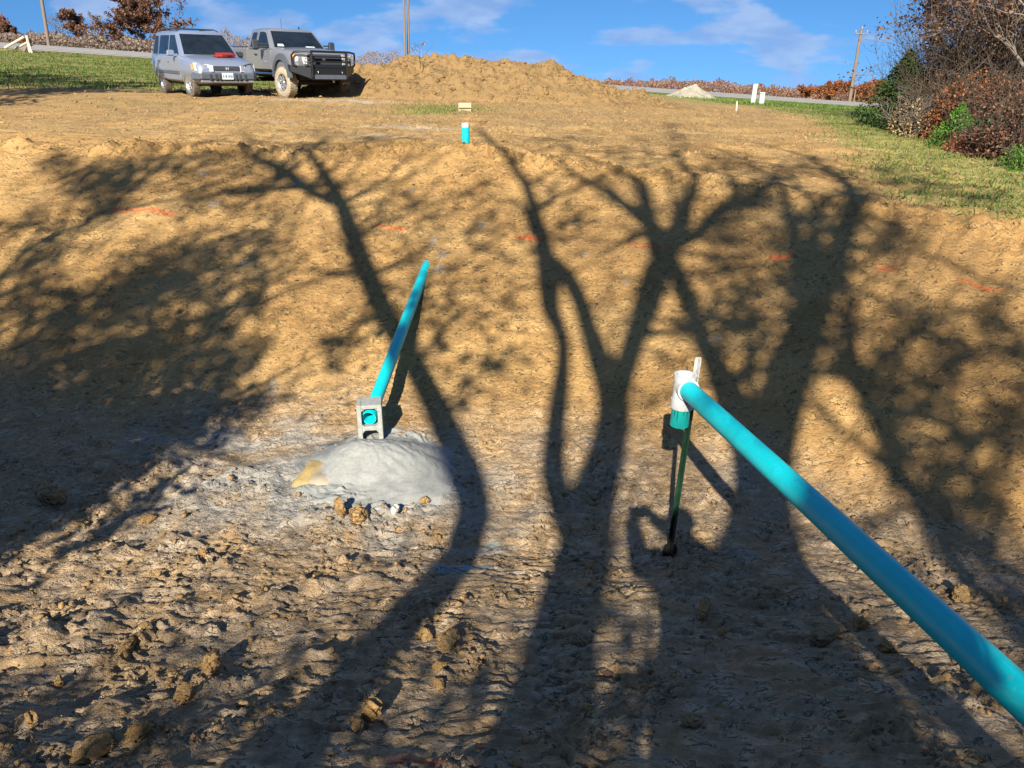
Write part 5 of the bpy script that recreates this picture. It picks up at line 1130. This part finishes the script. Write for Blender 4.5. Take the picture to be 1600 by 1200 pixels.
for i, (px, py, Y, rx, ry, h, lm, n, ls_, lab, shp, g_) in enumerate([
    (1402, 200, 19.5, .95, .9, 1.7, CEDAR, 5200, .11, 'dark green cedar at the left end of the thicket', 'cone', 10),
    (1492, 222, 15.3, .50, .45, .72, GREENL, 1500, .08, 'bright green young cedar in front of the thicket', 'cone', 10),
    (1535, 215, 15.2, .60, .5, .62, CEDAR, 1500, .08, 'darker green shrub right of the bright young cedar', 'dome', 12),
    (1592, 250, 11.9, .30, .3, .40, GREENL, 500, .07, 'small bright green plant at the right edge', 'dome', 10),
    (1530, 170, 16.6, 1.1, .9, 1.5, RUST, 2000, .11, 'orange-brown leafy shrub in the middle of the thicket', 'dome', 34),
    (1580, 190, 15.4, 1.1, .8, 1.4, OAKL, 1900, .11, 'dark brown shrub at the right of the thicket', 'dome', 34),
    (1450, 205, 18.0, .95, .8, 1.25, OAKL, 700, .10, 'tangle of bare brush between the cedars', 'dome', 60),
    (1425, 212, 17.4, .6, .5, .75, STRAW, 500, .10, 'low pale dry brush at the foot of the dark cedar', 'dome', 40),
    (1555, 240, 13.6, .8, .5, .60, OAKL, 1100, .09, 'low brown brush near the right edge', 'dome', 34),
    (1600, 225, 13.2, .8, .6, 1.15, OAKL, 1500, .10, 'brown leafy brush against the right edge', 'dome', 34),
    (1480, 180, 18.6, 1.1, .9, 1.7, OAKL, 1500, .11, 'brown shrub behind the bright young cedar', 'dome', 40),
    (1515, 245, 14.2, .55, .4, .45, REDL, 700, .08, 'low reddish brush on the grass edge', 'dome', 24),
    (1500, 185, 18.9, 1.2, 1.0, 3.0, OAKL, 1900, .10, 'tall dark brush under the half-bare oak', 'dome', 70),
    (1560, 190, 17.6, 1.3, 1.0, 2.7, OAKL, 2000, .10, 'dense dark brush below the oak at right', 'dome', 60),
    (1430, 190, 20.3, .9, .8, 2.0, OAKL, 1500, .10, 'twiggy brush leaning over the dark cedar', 'dome', 60),
    (1570, 130, 18.5, 1.5, 1.0, 2.4, OAKL, 2600, .11, 'tall brown shrub behind the dark brown one', 'dome', 44)]):
    b = base_at(px, py, Y); bush('cedar_shrub' if lm in (CEDAR, GREENL) else 'thicket_shrub', lab, b, rx, ry, h, 580 + i, lm, int(n * 2.3), ls_ * .62, g_, BARKL if i == 7 else BARK, 'shrubs of the thicket at right', 'shrub', shp, 2)
# a little sapling on the heap crest
b = Vector((*at(656, 96, 25.2).xy, float(base_h(np.array([-2.8]), np.array([25.2]))[0]) + .9)); grow_tree('bare_sapling', 'tiny bare sapling sticking up behind the dirt heap by the poles', b, .75, 599, GREYT, 40, .05, BARK, .5, 6, 1, None, ls=.05, r0=.012)

# ------------------------------------------------------------------ grass and straw
def blades(name, label, X, Y, hmin, hmax, w, mat, seed, tint=None, lay=.5):
    rng = np.random.default_rng(seed); n = len(X); Z = ground(X, Y); a = rng.uniform(0, 6.28, n); L = rng.uniform(hmin, hmax, n); ln = rng.uniform(.1, lay, n); b_ = rng.uniform(0, 6.28, n)
    P = np.stack([X, Y, Z - .005], 1); s = np.stack([np.cos(a), np.sin(a), 0 * a], 1) * (w * rng.uniform(.6, 1.4, n))[:, None]
    tip = P + np.stack([np.cos(b_) * L * np.sin(ln * 1.5), np.sin(b_) * L * np.sin(ln * 1.5), L * np.cos(ln * 1.5)], 1)
    mid = P * .5 + tip * .5 + np.stack([0 * a, 0 * a, L * .12], 1)
    V = np.stack([P - s, P + s, mid + s * .7, tip, mid - s * .7], 1).reshape(-1, 3); F = np.arange(5 * n, dtype=np.int32).reshape(n, 5)
    tn = np.repeat(np.clip((rng.uniform(0, 1, n) if tint is None else tint + rng.normal(0, .16, n)), 0, 1), 5)
    o = np_mesh(name, V, F, mat, None, False, dict(tint=tn)); tag(o, label, 'grass', None, 'stuff'); return o
rng = np.random.default_rng(88)
c = rng.uniform((4.0, 7.0), (15, 42), (105000, 2)); e = np.interp(c[:, 1], [5, 7.6, 8.3, 10, 13, 18, 24, 34], [6.0, 5.0, 4.55, 4.6, 5.7, 7.0, 8.6, 9.5]); nn = fbm(c[:, 0] * .7, c[:, 1] * .7, 101, 3)
k = (sstep(-.8, 1.0, c[:, 0] - e + .5 * nn) > rng.random(len(c))) & (rng.random(len(c)) < np.clip(13 / c[:, 1], .35, 1)) & (np.abs(c[:, 0]) < c[:, 1] * .72 + 1); c = c[k]
tn = .12 + .42 * fbm(c[:, 0] * .35, c[:, 1] * .5, 451, 3) + .22 * (1 - sstep(0, 3, c[:, 0] - np.interp(c[:, 1], [5, 7.6, 8.3, 10, 13, 18, 24, 34], [6.0, 5.0, 4.55, 4.6, 5.7, 7.0, 8.6, 9.5])))
blades('grass', 'short green and straw-coloured grass on the slope at right', c[:, 0], c[:, 1], .04, .11, .006, GRASS, 1, tn, .9)
c = rng.uniform((-34, 21), (-6, 58), (60000, 2)); nn = fbm(c[:, 0] * .7, c[:, 1] * .7, 101, 3)
k = (c[:, 1] > 25.0 + .10 * (c[:, 0] + 11) + 1.5 * nn) & (np.abs(c[:, 0]) < c[:, 1] * .72 + 2) & (c[:, 0] < -7 - .1 * (c[:, 1] - 25)); c = c[k]
blades('grass', 'bright green grass on the verge at left', c[:, 0], c[:, 1], .06, .16, .013, GRASS, 2, .02 + .28 * fbm(c[:, 0] * .2, c[:, 1] * .3, 452, 3) + .35 * (1 - sstep(0, 5, c[:, 1] - 25.5)), .9)
c = rng.uniform((9, 34), (40, 59), (32000, 2)); c = c[(c[:, 0] < c[:, 1] * .6)]
blades('grass', 'green grass of the meadow before the road at right', c[:, 0], c[:, 1], .06, .14, .016, GRASS, 3, .22 + .25 * fbm(c[:, 0] * .2, c[:, 1] * .3, 453, 3), .9)
c = rng.uniform((-16, 11.6), (8, 27), (70000, 2)); nn = fbm(c[:, 0] * .6, c[:, 1] * .9, 461, 3)
k = (sstep(-.35, .45, nn) * sstep(11.3, 15, c[:, 1]) > rng.random(len(c))) & (np.abs(c[:, 0]) < c[:, 1] * .72) & (rng.random(len(c)) < .6); c = c[k]
blades('straw', 'dry straw and stubble trodden into the upper ground', c[:, 0], c[:, 1], .02, .07, .0035, STRAW, 4, None, 1.04)
g0 = hit(690, 172); c = np.stack([rng.normal(g0.x, .7, 1400), rng.normal(g0.y, .9, 1400)], 1)
blades('grass', 'thin patch of green grass before the dirt heap', c[:, 0], c[:, 1], .04, .10, .006, GRASS, 5, np.full(1400, .3), .8)
c = rng.uniform((-4.8, 1.6), (4.8, 10.5), (420, 2)); blades('straw_bits', 'stray bits of straw on the clay of the basin', c[:, 0], c[:, 1], .03, .09, .0016, STRAW, 6, np.full(420, .8), 1.05)
# fallen leaves
n = 260; P = np.stack([rng.uniform(-4.5, 4.5, n), rng.uniform(2.0, 10.5, n)], 1); Z = ground(P[:, 0], P[:, 1]); V, F, tn = leaf_quads(np.stack([P[:, 0], P[:, 1], Z + .012], 1), .05, rng, .6, 0)
V = V.reshape(n, 4, 3); V[:, :, 2] = Z[:, None] + .012 + (V[:, :, 2] - Z[:, None] - .012) * .3; fl_ = np_mesh('fallen_leaves', V.reshape(-1, 3), F, OAKL, None, False, dict(tint=tn * .6 + .4)); tag(fl_, 'dry brown leaves fallen on the clay', 'leaves', None, 'stuff')

# ------------------------------------------------------------------ brush, added cedar and photographer behind the viewpoint (they shade the foreground)
for i, (x, y, h, w_) in enumerate([(-1.9, -2.9, 1.35, .75), (-1.1, -3.0, 1.55, .7), (-.55, -2.6, 1.5, .65), (.05, -3.0, 1.75, .7), (-.25, -2.2, 1.2, .6), (.75, -2.9, 1.7, .75), (1.35, -2.6, 1.75, .75), (1.95, -2.7, 1.6, .7), (2.6, -2.5, 1.45, .7), (.4, -2.1, 1.2, .6), (1.1, -2.0, 1.15, .6), (1.75, -2.0, 1.1, .6), (-2.6, -3.2, 1.3, .6), (-3.4, -3.2, 1.3, .7), (-4.2, -3.3, 1.4, .7), (3.3, -2.6, 1.4, .7), (-1.5, -3.6, 1.5, .7), (-2.3, -3.6, 1.5, .7), (-3.0, -3.5, 1.5, .7)]):
    bush('brush_shrub', 'brown-leaved brush behind the viewer shading the foreground', (x, y - .9, gz(x, y - .9)), w_, .5, h * 1.55 + (.25 if x > .7 else .45 if x > -.8 else .8), 700 + i, OAKL, 700 if x > .7 else 1200, .14, 16, BARK, 'brush behind the viewer', 'shrub', 'dome', 2)
# unseen cedar added at left, its crown shaped to cast the floor's dark shade
cb_l = [(x_, y_, 30, 12, 24) for y_, x1_ in ((628, 200), (645, 340), (668, 285), (694, 250), (720, 222), (746, 192), (772, 160), (798, 128), (820, 90), (842, 40)) for x_ in range(-60, x1_ + 1, 42)] + [(215, 800, 22, 9, 20), (190, 812, 20, 8, 14), (375, 640, 22, 8, 10)]
shadow_tree('shade_cedar', 'dense cedar added out of view, crown shaped to cast the solid dark shade at left', .9, [[(-330, 1000, 50), (-160, 820, 36), (-40, 745, 26), (80, 705, 18), (190, 672, 12), (290, 655, 8)]], cb_l, 23, leaf_n=260, leaf_size=.12, twigs=6, mat=CEDAR)

# the photographer, behind the phone that takes the picture
SKIN = simple('skin', (.50, .30, .21), .6, 0, 30, .15); CLOTH = simple('dark_jacket', (.06, .07, .10), .9, 0, 40, .4, .3); HAIR = simple('brown_hair', (.08, .05, .03), .8, 0, 60, .4, .3)
fz = 1.30; fx0, fy0 = .20, -.46
J = dict(pel=(0, 0, .95), ch=(0, .02, 1.28), nk=(0, .03, 1.47), hd=(0, .05, 1.56), ht=(0, .06, 1.70), lsh=(-.19, .02, 1.41), lel=(-.22, .20, 1.26), lwr=(-.26, .40, 1.45), rsh=(.19, .02, 1.41), rel=(.30, .18, 1.25), rwr=(-.11, .42, 1.45),
         lhp=(-.10, 0, .90), lkn=(-.13, .02, .50), lan=(-.14, -.02, .09), lto=(-.15, .16, .04), rhp=(.10, 0, .90), rkn=(.14, .03, .50), ran=(.16, -.02, .09), rto=(.18, .16, .04))
RD = dict(pel=.15, ch=.155, nk=.062, hd=.09, ht=.085, lsh=.095, lel=.075, lwr=.05, rsh=.095, rel=.075, rwr=.05, lhp=.105, lkn=.065, lan=.045, lto=.042, rhp=.105, rkn=.065, ran=.045, rto=.042)
ks = list(J); E = [('pel', 'ch'), ('ch', 'nk'), ('nk', 'hd'), ('hd', 'ht'), ('ch', 'lsh'), ('lsh', 'lel'), ('lel', 'lwr'), ('ch', 'rsh'), ('rsh', 'rel'), ('rel', 'rwr'), ('pel', 'lhp'), ('lhp', 'lkn'), ('lkn', 'lan'), ('lan', 'lto'), ('pel', 'rhp'), ('rhp', 'rkn'), ('rkn', 'ran'), ('ran', 'rto')]
V0 = [Vector(J[k]) for k in ks]; E0 = [(ks.index(a), ks.index(b)) for a, b in E]; R0 = [RD[k] for k in ks]
for w, sg in (('lwr', 1), ('rwr', -1)):                                # palms and five fingers round the phone's edges
    wi = ks.index(w); wv = Vector(J[w]); pm = wv + Vector((sg * .025, .0, .05)); V0.append(pm); R0.append(.030); pi_ = len(V0) - 1; E0.append((wi, pi_))
    for fi, ln in enumerate((.055, .062, .060, .048)):
        a_ = pm + Vector((sg * (.012 + .0), -.02 + .020 * fi * 0 + .012, .018 * (1.5 - fi) + .02)); b_ = a_ + Vector((sg * ln * .7, .008, .012)); c_ = b_ + Vector((sg * ln * .35, -.012, .0))
        for q_, r_ in ((a_, .010), (b_, .009), (c_, .008)): V0.append(q_); R0.append(r_)
        n_ = len(V0); E0 += [(pi_, n_ - 3), (n_ - 3, n_ - 2), (n_ - 2, n_ - 1)]
    a_ = pm + Vector((sg * .03, -.02, -.02)); b_ = a_ + Vector((sg * .035, -.01, .01)); V0 += [a_, b_]; R0 += [.011, .009]; n_ = len(V0); E0 += [(pi_, n_ - 2), (n_ - 2, n_ - 1)]
me = bpy.data.meshes.new('person'); me.from_pydata([tuple(v) for v in V0], E0, []); per = bpy.data.objects.new('person', me); COL.objects.link(per)
sk_ = per.modifiers.new('skin', 'SKIN'); me.skin_vertices or None
for i, sv_ in enumerate(me.skin_vertices[0].data): sv_.radius = (R0[i], R0[i] * (.72 if ks[i] in ('pel', 'ch') else 1) if i < len(ks) else R0[i]); sv_.use_root = (i == 0)
per.modifiers.new('ss', 'SUBSURF').levels = 2; per.modifiers['ss'].render_levels = 2
bpy.context.view_layer.update(); dg = bpy.context.evaluated_depsgraph_get(); me2 = bpy.data.meshes.new_from_object(per.evaluated_get(dg)); per.modifiers.clear(); per.data = me2
me2.materials.clear(); me2.materials.append(CLOTH); me2.materials.append(SKIN)
for pl2 in me2.polygons: pl2.use_smooth = True; pl2.material_index = 1 if pl2.center.z > 1.49 else 0
per.location = (fx0, fy0, gz(fx0, fy0) - .01); tag(per, 'person in dark clothes behind the viewpoint holding up a phone', 'person')
V, F = I3; hv = V * np.array([.098, .108, .115])[None]; hv = hv[:]; hr = np_mesh('hair', hv + np.array([0, .035, 1.655])[None], F[(V[F].mean(1)[:, 2] > -.05) & (V[F].mean(1)[:, 1] < .75)], HAIR, per, True)
ph = MB().box((0, 0, 0), (.155, .009, .075), None, .004).build('phone', BLKP); ph.location = (.0, -.014, CZ - .0); tag(ph, 'phone held level in landscape at the viewpoint', 'phone')
MB().box((0, -.0055, 0), (.145, .001, .068)).build('screen', GLASS, ph)
# oaks left of the frame that shade the verge
for i, (x, y, H) in enumerate([(-20.5, 17.5, 9.5), (-16.5, 15.5, 8.5), (-16.8, 11.0, 8.2), (-24, 20, 10)]):
    grow_tree('verge_oak', ['oak out of view at left shading the far green verge', 'oak out of view at left, second from the basin', 'oak out of view just left of the basin bank', 'farthest oak out of view at left'][i], (x, y, float(base_h(np.array([x]), np.array([y]))[0])), H, 800 + i, OAKL, 5200, .17, BARK, .42, 12, 2, 'oaks left of the frame', (0, 0), .16, .35, 4, ls=.05)
